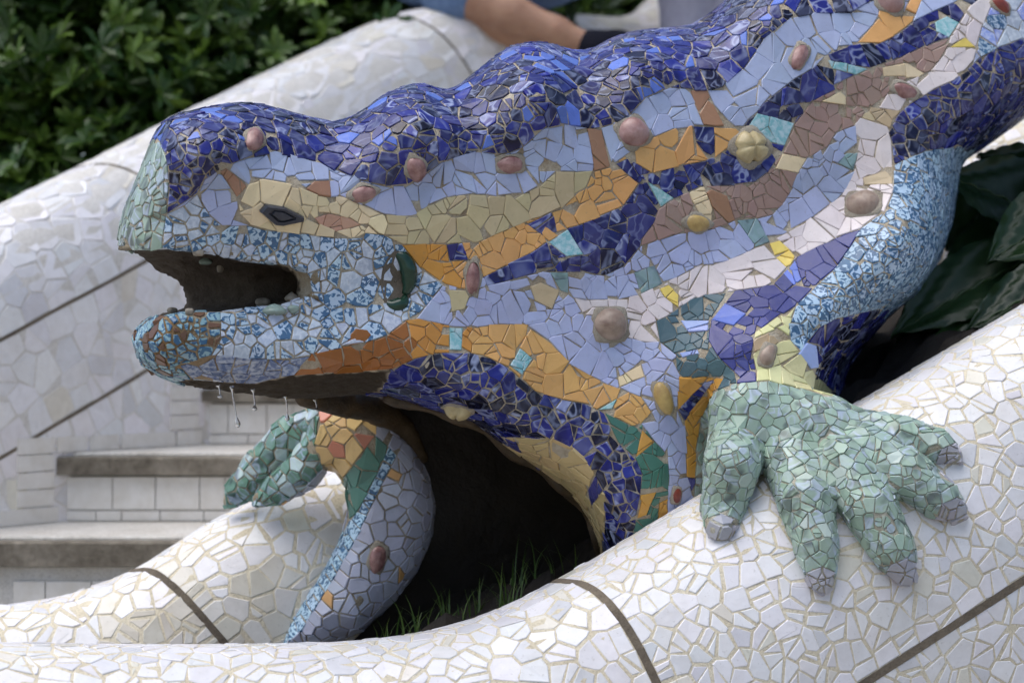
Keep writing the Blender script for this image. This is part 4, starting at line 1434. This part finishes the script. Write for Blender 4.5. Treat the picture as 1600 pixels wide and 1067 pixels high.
boss(590, 870, 14, 22, -10, 'p', far_bvh)

# eye: a stepped slate lozenge
h, n, rt, up = surf_frame(440, 333)
sc = K * h.y
V, F = [], []
loz = [(-35, 9), (-25, 19), (4, 12), (34, -9), (33, -15), (0, -19), (-12, -16)]
lev = [(1.0, 0.000), (1.0, 0.008), (0.9, 0.0115), (0.62, 0.0115), (0.58, 0.008), (0.5, 0.0085), (0.42, 0.0125), (0.2, 0.013)]
for f_, z in lev:
    for x, y in loz: V.append(h + rt * x * f_ * sc + up * y * f_ * sc + n * z)
m = len(loz)
for k in range(len(lev) - 1):
    for j in range(m): F.append((k * m + j, k * m + (j + 1) % m, (k + 1) * m + (j + 1) % m, (k + 1) * m + j))
F.append(tuple((len(lev) - 1) * m + j for j in range(m)))
M['slate'] = mat_simple('slate_glaze', (0.028, 0.032, 0.045), 0.28, (0.05, 0.055, 0.07), 90, 0.2)
mesh_obj('eye', V, F, M['slate'], lizard, origin=h)
# ear: two dark green glazed crescents in a mortar hollow
M['bottle'] = mat_simple('bottle_green_glaze', (0.008, 0.03, 0.018), 0.1, (0.02, 0.06, 0.035), 30, 0.0)
h, n, rt, up = surf_frame(622, 440)
sc = K * h.y
def crescent(path, rad, mat, name):
    pts = [h + rt * x * sc + up * y * sc + n * z for x, y, z in path]
    pts = [Vector(p) for p in catmull(pts, 0.004)]
    rr = [np.interp(k / (len(pts) - 1), np.linspace(0, 1, len(rad)), rad) * sc for k in range(len(pts))]
    V, F = tube(pts, rr, 12)
    mesh_obj(name, V, F, mat, lizard, smooth=True)
crescent([(-10, 46, 0.002), (7, 36, 0.006), (16, 14, 0.007), (15, -8, 0.006), (9, -20, 0.003)], [5, 11, 14, 12, 5], M['bottle'], 'ear_piece')
crescent([(-24, -30, 0.002), (-10, -38, 0.006), (6, -34, 0.006), (11, -22, 0.003)], [4, 11, 13, 5], M['bottle'], 'ear_piece')
V, F = [], []
for j in range(24):
    ph = 2 * math.pi * j / 24
    for k, rr in enumerate((0.02, 0.6, 1.0, 1.12)):
        q_ = h + rt * (math.cos(ph) * 25 * rr - 4) * sc + up * (math.sin(ph) * 50 * rr) * sc
        cpt, cn, _, _ = lz_bvh.find_nearest(q_)
        V.append(cpt + n * (0.001, 0.0015, 0.0028, -0.002)[k])
for j in range(24):
    j2 = (j + 1) % 24
    for k in range(3): F.append((j * 4 + k, j * 4 + k + 1, j2 * 4 + k + 1, j2 * 4 + k))
M['ear_mortar'] = mat_mortar('ear_mortar', (0.17, 0.145, 0.11), (0.08, 0.065, 0.05), scale=90)  # mortar colour darkened to stand in for the shade of the recess
mesh_obj('ear_hollow', V, F, M['ear_mortar'], lizard, smooth=True)
# rough mortar lips
M['lip'] = mat_mortar('lip_mortar', (0.3, 0.25, 0.17), (0.16, 0.12, 0.07), scale=50, bump=1.0)
def lip(pts, off, r0, name='lip'):
    L = []
    for x, y in catmull(pts, 6):
        hh, n = shot(lz_bvh, x + off[0], y + off[1])
        if hh is not None: L.append(hh + Vector((0, 0.006, 0)))
    V, F = tube(L, [r0 * (0.8 + 0.35 * math.sin(k * 1.3) * math.sin(k * 0.37)) for k in range(len(L))], 8, wob=0.35)
    mesh_obj(name, V, F, M['lip'], lizard, smooth=True)
lip([(188, 391), (260, 385), (340, 395), (392, 406), (450, 412), (482, 422)], (0, -4), 0.006)
lip([(484, 424), (490, 440), (489, 456), (484, 468)], (5, 0), 0.010)
lip([(484, 468), (440, 480), (400, 484), (350, 489)], (0, 5), 0.006)
# pebbles and shell bits along the lip
M['pebble'] = mat_simple('pebble', (0.34, 0.3, 0.24), 0.6, (0.22, 0.19, 0.15), 80, 0.5)
M['shell'] = mat_simple('turquoise_chip', lin((150, 172, 164)), 0.2, lin((128, 140, 128)), 60)
for x, y, a, b, mt in ((270, 487, 8, 6, 'pebble'), (296, 488, 7, 5, 'pebble'), (410, 474, 10, 8, 'pebble'), (456, 466, 11, 8, 'pebble'), (345, 413, 6, 6, 'pebble'), (428, 484, 17, 8, 'shell'), (458, 481, 10, 6, 'shell'), (310, 388, 9, 5, 'pebble'), (322, 402, 9, 5, 'shell')):
    hh, n, rt, up = surf_frame(x, y + 3, r=5)
    if hh is None: continue
    sc = K * hh.y
    V, F = [], []
    for i in range(9):
        th = math.pi * i / 8
        for j in range(12):
            ph = 2 * math.pi * j / 12
            k = 1 + 0.16 * math.sin(2 * ph + x) + 0.12 * math.cos(3 * th + y)
            V.append(hh + Vector((math.sin(th) * math.cos(ph) * a * sc * k, math.sin(th) * math.sin(ph) * a * 0.8 * sc * k, math.cos(th) * b * sc * k)) + n * 0.004)
    for i in range(8):
        for j in range(12): F.append((i * 12 + j, (i + 1) * 12 + j, (i + 1) * 12 + (j + 1) % 12, i * 12 + (j + 1) % 12))
    mesh_obj('lip_pebble', V, F, M[mt], lizard, smooth=True)

print('lizard', emit_tiles(lz_tiles + far_tiles, lizard, [lz_bvh, near_bvh]))
print('near', emit_tiles(near_tiles, near_root, [near_bvh, lz_bvh]))
print('inner', emit_tiles(inner_tiles, inner_root, [near_bvh, lz_bvh, far_bvh]))
print('back', emit_tiles(back_tiles, back_root, [near_bvh, lz_bvh, inner_bvh]))

# ------------------------------------------------------------------ water dripping from the chin
wm, wnt, wb = new_mat('water')
wb.inputs['Transmission Weight'].default_value = 1.0
wb.inputs['IOR'].default_value = 1.33
wb.inputs['Roughness'].default_value = 0.02
wb.inputs['Base Color'].default_value = (0.95, 0.97, 1, 1)
drips = [(341, 602, 622, 'short water drop hanging under the very tip of the chin', 20), (362, 603, 668, 'longest thin thread of water falling from the chin', 40), (395, 608, 642, 'water thread with a round drop, right of the longest one', 40),
         (446, 618, 658, 'thin water thread in front of the far foot', 150), (492, 624, 642, 'small water drop under the throat, rightmost of the drips', 200)]
for x, y1, y2, lab, d in drips:
    pts, rr = [], []
    n_ = 14
    for k in range(n_):
        t = k / (n_ - 1)
        pts.append(P(x + 3 * math.sin(t * 2.2) + (8 * t * t if y2 > 660 else 0), y1 + (y2 - y1) * t, d))
        rr.append(0.0012 + 0.0035 * math.exp(-((t - 0.9) / 0.09) ** 2) + 0.003 * math.exp(-(t / 0.08) ** 2))
    rr[-1] = 0.001
    V, F = tube(pts, rr, 10)
    tag(mesh_obj('water_drip', V, F, wm, smooth=True, origin=pts[0]), lab, 'water drip', 'drips under the chin')

# ------------------------------------------------------------------ planting bed between the copings
ss = np.linspace(0.05, 0.98, 60)
V, F = [], []
nb = 14
for i, s_ in enumerate(ss):
    a = near_sw.at(s_ * near_sw.S[-1], near_sw.T[np.argmax(near_sw.prof[:, 1])])
    x, y = pix(a)
    j = np.argmin([abs(pix(q_)[0] - x) for q_ in inner_sw.path])
    b = inner_sw.path[j]
    for k in range(nb):
        t = k / (nb - 1)
        p = a * (1 - t) + b * t
        z = a[2] - float(interp(x, [(380, 0.26), (560, 0.12), (680, 0.045), (760, 0.035)])) + t * max(0.0, b[2] - 0.2 - a[2]) * float(interp(x, [(1080, 0), (1250, 1)])) + 0.03 * math.sin(i * 1.3 + k * 2.1) * math.sin(k * 0.9) * (0 < k < nb - 1)
        V.append((p[0], p[1], z - (0.1 if k == 0 else 0)))
for i in range(len(ss) - 1):
    for k in range(nb - 1): F.append((i * nb + k, (i + 1) * nb + k, (i + 1) * nb + k + 1, i * nb + k + 1))
soil = mesh_obj('planting_bed_ground', V, F, M['soil'], smooth=True)
tag(soil, None, None, kind='structure')
soil_bvh = BVHTree.FromPolygons([tuple(v) for v in V], F)

# grass blades growing under the arch
M['grass'] = mat_leaf('grass_blade', (0.05, 0.11, 0.02), (0.16, 0.24, 0.06), 0.4, 0.3)
V, F, RR = [], [], []
for c in range(20):
    cx = random.uniform(610, 900) if c < 17 else random.uniform(560, 640)
    cd = random.uniform(330, 520)
    root = P(cx, 995, cd)
    hh = soil_bvh.ray_cast(Vector((root.x, root.y, 3)), Vector((0, 0, -1)))
    z0 = hh[0].z if hh[0] is not None else root.z
    for b in range(random.randint(4, 8)):
        az = random.uniform(0, 6.28); L = random.uniform(0.03, 0.1); lean = random.uniform(0.15, 0.9); w = random.uniform(0.0014, 0.0026)
        d = Vector((math.cos(az), math.sin(az), 0)); sd = Vector((-math.sin(az), math.cos(az), 0))
        base = len(V)
        o = Vector((root.x + random.uniform(-0.02, 0.02), root.y + random.uniform(-0.02, 0.02), z0 - 0.005))
        for k in range(5):
            t = k / 4
            p = o + d * (lean * L * t * t) + Vector((0, 0, L * (t - 0.35 * lean * t * t)))
            V += [p - sd * w * (1 - t * 0.92), p + sd * w * (1 - t * 0.92)]
        for k in range(4):
            F.append((base + 2 * k, base + 2 * k + 1, base + 2 * k + 3, base + 2 * k + 2)); RR.append((random.random(), 0, 0))
        for k in range(1, 4): RR[-k] = RR[-4]
g = mesh_obj('grass', V, F, M['grass'])
set_attr(g.data, None, RR)
tag(g, 'thin green grass blades growing in the shade under the arch', 'grass', kind='stuff')

# ------------------------------------------------------------------ broad-leaved plant behind the arm
M['arum'] = mat_leaf('broad_leaf', (0.01, 0.03, 0.008), (0.03, 0.08, 0.02), 0.38, 0.12)
M['stalk'] = mat_simple('leaf_stalk', (0.05, 0.09, 0.03), 0.4, (0.03, 0.06, 0.02), 30)
def big_leaf(base, tip, width, normal, droop, foot, parent, t0=0.0):
    width *= 0.7
    base, tip = Vector(base), Vector(tip)
    ax = tip - base
    L = ax.length
    ax.normalize()
    n = Vector(normal); n = (n - ax * n.dot(ax)).normalized()
    sd = ax.cross(n)
    V, F = [], []
    nu, nv = 36, 12
    for i in range(nu + 1):
        t = i / nu
        w = width * (math.sin(math.pi * min(1, (t * 0.93 + 0.07)) ** 0.75) ** 0.8) * (1 - 0.25 * t) if t < 1 else 0.001
        for j in range(-nv // 2, nv // 2 + 1):
            f_ = j / (nv / 2)
            p = base + ax * (L * t) + sd * (f_ * w)
            back = -ax * (0.16 * L * max(0, 0.25 - t) * 4 * abs(f_))      # lobes behind the stalk
            z = n * (abs(f_) * w * 0.3 - droop * L * t * t + 0.008 * math.sin(t * 9 + j * 1.3) * abs(f_) + 0.003 * math.sin((t * 1.0 - abs(f_) * 0.35) * 44))
            V.append(p + back + z)
    m = nv + 1
    for i in range(nu):
        for j in range(nv): F.append((i * m + j, i * m + j + 1, (i + 1) * m + j + 1, (i + 1) * m + j))
    lf = mesh_obj('leaf', V, F, M['arum'], parent, smooth=True)
    set_attr(lf.data, None, [(random.uniform(0, 0.9), 0, 0)] * len(F))
    rb = [V[i * m + nv // 2] + n * 0.001 for i in range(nu)]
    vv, ff = tube(rb, [0.004 * (1 - i / nu) + 0.0008 for i in range(nu)], 6)
    mesh_obj('midrib', vv, ff, M['stalk'], lf, smooth=True)
    st = catmull([Vector(foot), (Vector(foot) * 0.5 + base * 0.5) + Vector((0, 0, 0.05)), base], 0.03)
    vv, ff = tube([Vector(q_) for q_ in st], [0.009 - 0.004 * k / len(st) for k in range(len(st))], 8)
    mesh_obj('stalk', vv, ff, M['stalk'], lf, smooth=True)
plant = empty('broad_leaved_plant', P(1620, 560, 760), 'dark green plant with big broad leaves behind the bent foreleg', 'plant')
ft = P(1600, 520, 800)
leaves = [((1600, 410, 740), (1395, 505, 640), 0.125, (0.15, -0.6, 0.75), 0.12), ((1640, 345, 800), (1485, 262, 790), 0.16, (0.1, -0.8, 0.6), 0.12), ((1650, 300, 860), (1530, 235, 900), 0.12, (0.0, -0.8, 0.6), 0.1),
          ((1620, 480, 680), (1415, 560, 590), 0.075, (0.2, -0.6, 0.8), 0.15), ((1560, 380, 860), (1490, 470, 800), 0.11, (-0.3, -0.8, 0.5), 0.05), ((1690, 320, 700), (1545, 400, 640), 0.12, (0, -0.8, 0.6), 0.1),
          ((1700, 420, 620), (1510, 500, 560), 0.1, (0.2, -0.6, 0.8), 0.12), ((1760, 260, 800), (1600, 310, 700), 0.14, (0.1, -0.6, 0.8), 0.1), ((1560, 300, 1000), (1480, 390, 960), 0.13, (0, -0.9, 0.3), 0.05),
          ((1700, 200, 900), (1590, 150, 1000), 0.12, (0.1, -0.5, 0.85), 0.1), ((1800, 330, 620), (1640, 420, 520), 0.13, (0.1, -0.5, 0.85), 0.12), ((1560, 480, 760), (1390, 590, 690), 0.07, (0.1, -0.7, 0.7), 0.08),
          ((1500, 450, 800), (1400, 540, 740), 0.09, (0, -0.8, 0.6), 0.08), ((1680, 130, 1000), (1900, 60, 900), 0.14, (0, -0.4, 0.9), 0.1), ((1760, 180, 760), (1930, 150, 640), 0.14, (0, -0.4, 0.9), 0.1)]
for b, t, w, n, dr in leaves:
    big_leaf(P(*b), P(*t), w, n, dr, ft + Vector((random.uniform(-0.05, 0.05), random.uniform(-0.05, 0.05), -0.02)), plant)

# ------------------------------------------------------------------ steps in the background
stair = empty('stairway', P(150, 1000, 1300), 'white tiled steps with grey stone nosings at the left edge', 'stairs')
STEPS = [(885, 840, 1000), (742, 708, 1340), (628, 604, 1690), (528, 512, 2050)]      # nosing bottom, nosing top (px) and depth of the front edge
M['white_flat'] = mat_simple('step_tile', (0.76, 0.74, 0.71), 0.25, (0.66, 0.63, 0.58), 25, 0.1)
WALLX = {}
for k, (yb, yt, d) in enumerate(STEPS):
    y = Y0 + d / 1000.0
    ztop = CZ + (533.5 - yt) * K * y; zb = CZ + (533.5 - yb) * K * y
    yn = Y0 + STEPS[k + 1][2] / 1000.0 if k + 1 < len(STEPS) else y + 0.4
    x0 = (-330 - 800) * K * y; x1 = (1250 - 800) * K * y
    zprev = (CZ + (533.5 - STEPS[k - 1][1]) * K * (Y0 + STEPS[k - 1][2] / 1000.0)) if k else 0.0
    def bxm(xa, xb, ya, yb_, za, zb_, bev=0.004):
        V = []
        for z_, e in ((za, 0), (zb_ - bev, 0), (zb_, bev)):
            V += [(xa + e, ya + e, z_), (xb - e, ya + e, z_), (xb - e, yb_ - e, z_), (xa + e, yb_ - e, z_)]
        F = [(3, 2, 1, 0), (8, 9, 10, 11)]
        for l in (0, 4):
            for q_ in range(4): F.append((l + q_, l + (q_ + 1) % 4, l + 4 + (q_ + 1) % 4, l + 4 + q_))
        return V, F
    V, F = bxm(x0, x1, y, yn + 0.02, zb, ztop - 0.008)
    st = mesh_obj('stone_nosing', V, F, M['stone'], stair)
    V, F = bxm(x0, x1, y + 0.035, yn + 0.02, ztop - 0.0078, ztop)
    mesh_obj('tread', V, F, M['tread'], st)
    V, F = bxm(x0, x1, y + 0.03, yn + 0.02, zprev - 0.05, zb - 0.001)
    rs = mesh_obj('riser', V, F, M['white_mortar'], stair)
    x = x0
    hr = zb - zprev
    rows = ((0.0, 0.24), (0.24, 0.97)) if k else ((0.1, 0.97),)
    for lo, hi in rows:
        x = x0
        while x < x1:
            w = random.uniform(0.045, 0.11)
            V, F = bxm(x + 0.0012, min(x + w - 0.0012, x1), y + 0.022 + random.uniform(-0.001, 0.001), y + 0.031, zprev + hr * lo + 0.002, zprev + hr * hi - 0.002, 0.0015)
            if -60 < pix((x, y, zb))[0] < 700:
                mesh_obj('tile', V, F, M['white_flat'], rs)
            x += w
# ------------------------------------------------------------------ clipped shrubs behind the parapet
M['shrub'] = mat_leaf('shrub_leaf', (0.02, 0.06, 0.009), (0.15, 0.25, 0.03), 0.4, 0.22)
M['bark'] = mat_simple('bark', (0.07, 0.055, 0.04), 0.9, (0.04, 0.03, 0.02), 30, 0.6)
def shrub(label, cx0, cx1, yb, yt, d0, d1, n, seed):
    R = random.Random(seed)
    root = empty('shrub', P((cx0 + cx1) / 2, 533, d0 + 300) * 1.0, label, 'shrub')
    root.location.z = 0.0
    V, F, RR = [], [], []
    clumps = [(R.uniform(cx0, cx1), R.uniform(yt, yb), R.uniform(0, 1), R.uniform(0.12, 0.26)) for _ in range(70)]
    for _ in range(n):
        c = R.choice(clumps)
        depth = d0 + (d1 - d0) * (R.random() ** 1.5)
        ctr = P(c[0], c[1], depth) + Vector((R.gauss(0, 1), R.gauss(0, 0.6), R.gauss(0, 1))) * c[3]
        # a whorl of leaves at a twig end, looking outwards and up
        ax = Vector((R.gauss(0, 0.5), -0.7 + R.gauss(0, 0.5), 0.8 + R.gauss(0, 0.4))).normalized()
        a = ax.orthogonal().normalized(); b = ax.cross(a)
        young = R.random() ** 3
        for l in range(R.randint(7, 10)):
            th = 2.4 * l + R.uniform(-0.3, 0.3)
            el = R.uniform(0.1, 0.8)
            d = (a * math.cos(th) + b * math.sin(th)) * math.cos(el) + ax * math.sin(el)
            L = R.uniform(0.045, 0.085); w = L * R.uniform(0.15, 0.2)
            sd = d.cross(ax).normalized()
            nn = sd.cross(d)
            k = len(V)
            V += [ctr, ctr + d * L * 0.45 + sd * w - nn * L * 0.03, ctr + d * L * 0.8 + sd * w * 0.75, ctr + d * L - nn * L * 0.1, ctr + d * L * 0.8 - sd * w * 0.75, ctr + d * L * 0.45 - sd * w - nn * L * 0.03, ctr + d * L * 0.6 + nn * L * 0.06]
            F += [(k, k + 1, k + 6), (k + 1, k + 2, k + 6), (k + 2, k + 3, k + 6), (k + 3, k + 4, k + 6), (k + 4, k + 5, k + 6), (k + 5, k, k + 6)]
            v_ = min(1, max(0, young * 0.8 + R.uniform(-0.1, 0.25)))
            RR += [(v_, 0, 0)] * 6
    fo = mesh_obj('foliage', V, F, M['shrub'], root)
    set_attr(fo.data, None, RR)
    fo['kind'] = 'stuff'
    for k in range(5):
        x = cx0 + (cx1 - cx0) * (k + 0.5) / 5
        p0 = P(x, 533, d0 + 350); p0.z = 0.0
        pts = [p0, P(x + R.uniform(-20, 20), 300, d0 + 350), P(x + R.uniform(-40, 40), 120, d0 + 320), P(x + R.uniform(-60, 60), 0, d0 + 300)]
        vv, ff = tube([Vector(q_) for q_ in catmull(pts, 0.08)], 0.016, 8, wob=0.2)
        mesh_obj('stem', vv, ff, M['bark'], root, smooth=True)
shrub('dark green leafy shrub filling the upper left corner behind the parapet', -160, 330, 330, -140, 2300, 3100, 3000, 3)
shrub('dark green shrub above the parapet, left of the sitting person', 290, 740, 220, -140, 2750, 3500, 2600, 4)
shrub('green shrub seen between the two sitting people', 700, 1120, 90, -140, 3700, 4500, 1800, 5)

# stepped skirting of white tiles where the parapet wall meets the steps
def wall_point(yv, z):
    """the front face of the background parapet at distance yv and height z"""
    ss = np.linspace(0, back_sw.S[-1], 400)
    tw = back_sw.T[3]
    pts = np.array([back_sw.at(s_, tw) for s_ in ss])
    k = np.argmin(np.abs(pts[:, 1] - yv))
    sd = np.array([np.interp(ss[k], back_sw.S, back_sw.side[:, j]) for j in range(3)])
    return Vector((pts[k][0], pts[k][1], z)), Vector(sd)
def skirt_tile(a, b, sd, h0, h1):
    V = []
    for q_, hh in ((a, h0), (b, h0), (b, h1), (a, h1)): V.append(Vector((q_.x, q_.y, hh)) - sd * 0.01)
    for q_, hh in ((a, h0), (b, h0), (b, h1), (a, h1)): V.append(Vector((q_.x, q_.y, hh)) + sd * 0.005)
    F = [(4, 5, 6, 7), (0, 1, 5, 4), (1, 2, 6, 5), (2, 3, 7, 6), (3, 0, 4, 7)]
    mesh_obj('skirting_tile', V, F, M['white_flat'], stair)
for k in range(3):
    y_a = Y0 + STEPS[k][2] / 1000.0; y_b = Y0 + STEPS[k + 1][2] / 1000.0
    zt = CZ + (533.5 - STEPS[k][1]) * K * y_a
    zn = CZ + (533.5 - STEPS[k + 1][1]) * K * y_b
    m = 5
    for j in range(m):
        a, sd = wall_point(y_a + (y_b - y_a) * (j + 0.04) / m, zt); b, _ = wall_point(y_a + (y_b - y_a) * (j + 0.96) / m, zt)
        skirt_tile(a, b, sd, zt + 0.002, zt + 0.035)
    for j in range(4):
        a, sd = wall_point(y_b - 0.085, zt); b, _ = wall_point(y_b - 0.01, zt)
        skirt_tile(a, b, sd, zt + 0.04 + (zn - zt) * j / 4, zt + 0.036 + (zn - zt) * (j + 1) / 4)

# ------------------------------------------------------------------ people sitting on the background parapet (only their legs reach into the picture)
def figure(chains, res=0.013, k=0.02):
    """one continuous surface grown round chains of (point, radius)"""
    P_ = np.array([tuple(p) for c in chains for p, r in c]); rm = max(r for c in chains for p, r in c)
    lo = P_.min(0) - rm - 0.04; hi = P_.max(0) + rm + 0.04
    ax = [np.arange(lo[i], hi[i] + res, res) for i in range(3)]
    G = np.full([len(a) for a in ax], 1.0, dtype=np.float32)
    for c in chains:
        for (a, ra), (b, rb) in zip(c[:-1], c[1:]):
            sl, sub = [], []
            for i in range(3):
                l = min(a[i] - ra, b[i] - rb) - 0.06; h_ = max(a[i] + ra, b[i] + rb) + 0.06
                i0 = max(0, int((l - lo[i]) / res)); i1 = min(len(ax[i]), int((h_ - lo[i]) / res) + 2)
                sl.append(slice(i0, i1)); sub.append(ax[i][i0:i1])
            X, Y, Z = np.meshgrid(*sub, indexing='ij')
            g = capsule(X, Y, Z, a, b, ra, rb)
            G[tuple(sl)] = smin(G[tuple(sl)], g, k)
    V, F = surface_nets(G, lo, res)
    V = relax(V, F, 2, 0.5)
    return V, [tuple(int(v) for v in f) for f in F]
M['skin'] = mat_simple('skin', lin((176, 138, 114)), 0.5, lin((160, 120, 98)), 25, 0.0, 0.35, 0.15)
M['skin2'] = mat_simple('skin_pale', lin((196, 150, 124)), 0.5, lin((180, 130, 105)), 25, 0.0, 0.35, 0.15)
M['denim'] = mat_simple('denim', lin((118, 142, 178)), 0.85, lin((92, 116, 156)), 90, 0.5, 0.2)
M['denim2'] = mat_simple('blue_denim', lin((70, 104, 160)), 0.85, lin((56, 86, 140)), 90, 0.5, 0.2)
M['grey_cloth'] = mat_simple('grey_cloth', lin((170, 170, 188)), 0.9, lin((150, 150, 170)), 60, 0.4, 0.2)
M['shoe'] = mat_simple('dark_shoe', (0.01, 0.011, 0.018), 0.95, (0.016, 0.016, 0.024), 60, 0.2, 0.1)
M['shirt'] = mat_simple('shirt', lin((205, 205, 208)), 0.9, lin((185, 185, 190)), 40, 0.3, 0.2)
M['hair'] = mat_simple('hair', (0.02, 0.014, 0.01), 0.5, (0.035, 0.024, 0.016), 120, 0.5)
def sitter(label, hip, knee_a, calf_a, ank_a, toe_a, knee_b, calf_b, ank_b, toe_b, skin, trousers, long_legs, legr=1.0):
    q = lambda t: P(*t)
    H = q(hip); root = empty('person', H, label, 'person')
    kA, cA, aA, tA, kB, cB, aB, tB = [q(t) for t in (knee_a, calf_a, ank_a, toe_a, knee_b, calf_b, ank_b, toe_b)]
    up = Vector((0, 0, 1)); rt = Vector((1, 0, 0)); fw = Vector((0, -1, 0))
    hl, hr_ = H - rt * 0.09, H + rt * 0.09
    ch = H + up * 0.42 - fw * 0.05; nk = H + up * 0.54 - fw * 0.04; hd = H + up * 0.68 - fw * 0.01
    eL, eR = H + up * 0.24 - rt * 0.28 + fw * 0.02, H + up * 0.24 + rt * 0.28 + fw * 0.02
    wL, wR = H + up * 0.1 - rt * 0.2 + fw * 0.25, H + up * 0.1 + rt * 0.2 + fw * 0.25
    body = [[(hl, 0.09), (kA, 0.062), (kA * 0.72 + cA * 0.28, 0.056), (cA, 0.059 * legr), (cA * 0.4 + aA * 0.6, 0.046 * legr), (aA, 0.034 * legr), (tA, 0.028)],
            [(hr_, 0.09), (kB, 0.06), (cB, 0.056 * legr), (aB, 0.034 * legr), (tB, 0.028)],
            [(H, 0.13), (H + up * 0.22, 0.12), (ch, 0.13), (nk, 0.055), (hd, 0.085), (hd + up * 0.05, 0.09)],
            [(ch - rt * 0.06, 0.1), (ch - rt * 0.17 + up * 0.03, 0.058), (eL, 0.044), (wL, 0.032), (wL + fw * 0.09, 0.026)],
            [(ch + rt * 0.06, 0.1), (ch + rt * 0.17 + up * 0.03, 0.058), (eR, 0.044), (wR, 0.032), (wR + fw * 0.09, 0.026)],
            [(hd + fw * 0.08 + up * 0.02, 0.018), (hd + fw * 0.105 - up * 0.01, 0.016)]]
    for sgn, w in ((-1, wL), (1, wR)):
        for j in range(4):
            b0 = w + fw * 0.08 + rt * (j - 1.5) * 0.018
            body.append([(b0, 0.011), (b0 + fw * 0.05 - up * 0.008, 0.0095), (b0 + fw * (0.075 + 0.008 * (j in (1, 2))) - up * 0.03, 0.008)])
        body.append([(w + fw * 0.02 - rt * sgn * 0.03, 0.013), (w + fw * 0.06 - rt * sgn * 0.055, 0.01)])
    V, F = figure(body)
    mesh_obj('body', V, F, skin, root, smooth=True)
    ta = 0.16 if not long_legs else 1.0
    end_a = kA + (cA - kA) * 0.10 if not long_legs else aA
    end_b = kB + (cB - kB) * 0.10 if not long_legs else aB
    leg = [[(H, 0.145), (hl, 0.115), (kA, 0.083), (end_a, 0.078 if not long_legs else 0.055)], [(H, 0.145), (hr_, 0.115), (kB, 0.083), (end_b, 0.078 if not long_legs else 0.055)], [(H, 0.145), (H + up * 0.12, 0.14)]]
    if long_legs:
        leg[0].insert(3, (cA, 0.075)); leg[1].insert(3, (cB, 0.075))
    V, F = figure(leg)
    mesh_obj('trousers' if long_legs else 'shorts', V, F, trousers, root, smooth=True)
    V, F = figure([[(H + up * 0.13, 0.142), (H + up * 0.25, 0.135), (ch, 0.142), (ch + up * 0.07, 0.09)], [(ch - rt * 0.06, 0.11), (ch - rt * 0.17 + up * 0.03, 0.072), (eL * 0.6 + (ch - rt * 0.17) * 0.4, 0.066)], [(ch + rt * 0.06, 0.11), (ch + rt * 0.17 + up * 0.03, 0.072), (eR * 0.6 + (ch + rt * 0.17) * 0.4, 0.066)]])
    mesh_obj('shirt', V, F, M['shirt'], root, smooth=True)
    V, F = figure([[(hd + up * 0.09 - fw * 0.01, 0.088), (hd + up * 0.03 - fw * 0.045, 0.085), (hd - up * 0.04 - fw * 0.05, 0.06)]])
    mesh_obj('hair', V, F, M['hair'], root, smooth=True)
    for a, t, c in ((aA, tA, cA), (aB, tB, cB)):
        back = a + (a - c).normalized() * 0.03
        V, F = figure([[(a + (a - c).normalized() * 0.006, 0.039), (back, 0.044), (t, 0.042), (t + (t - a).normalized() * 0.07, 0.034)]])
        mesh_obj('shoe', V, F, M['shoe'], root, smooth=True)
    return root
sitter('person in denim shorts sitting with a bare shin crossed over, on the background parapet', (850, -70, 2640), (705, -12, 2500), (800, 22, 2450), (916, 68, 2430), (965, 72, 2440),
       (650, -40, 2560), (770, 40, 2520), (885, 82, 2500), (930, 95, 2500), M['skin'], M['denim'], False, 0.86)
sitter('person in pale grey trousers at the top edge, right of the shrub', (1160, -70, 3050), (1075, -10, 2700), (1072, 90, 2720), (1070, 190, 2760), (1065, 205, 2700),
       (1150, -10, 2700), (1150, 90, 2720), (1150, 190, 2760), (1145, 205, 2700), M['skin2'], M['grey_cloth'], True)
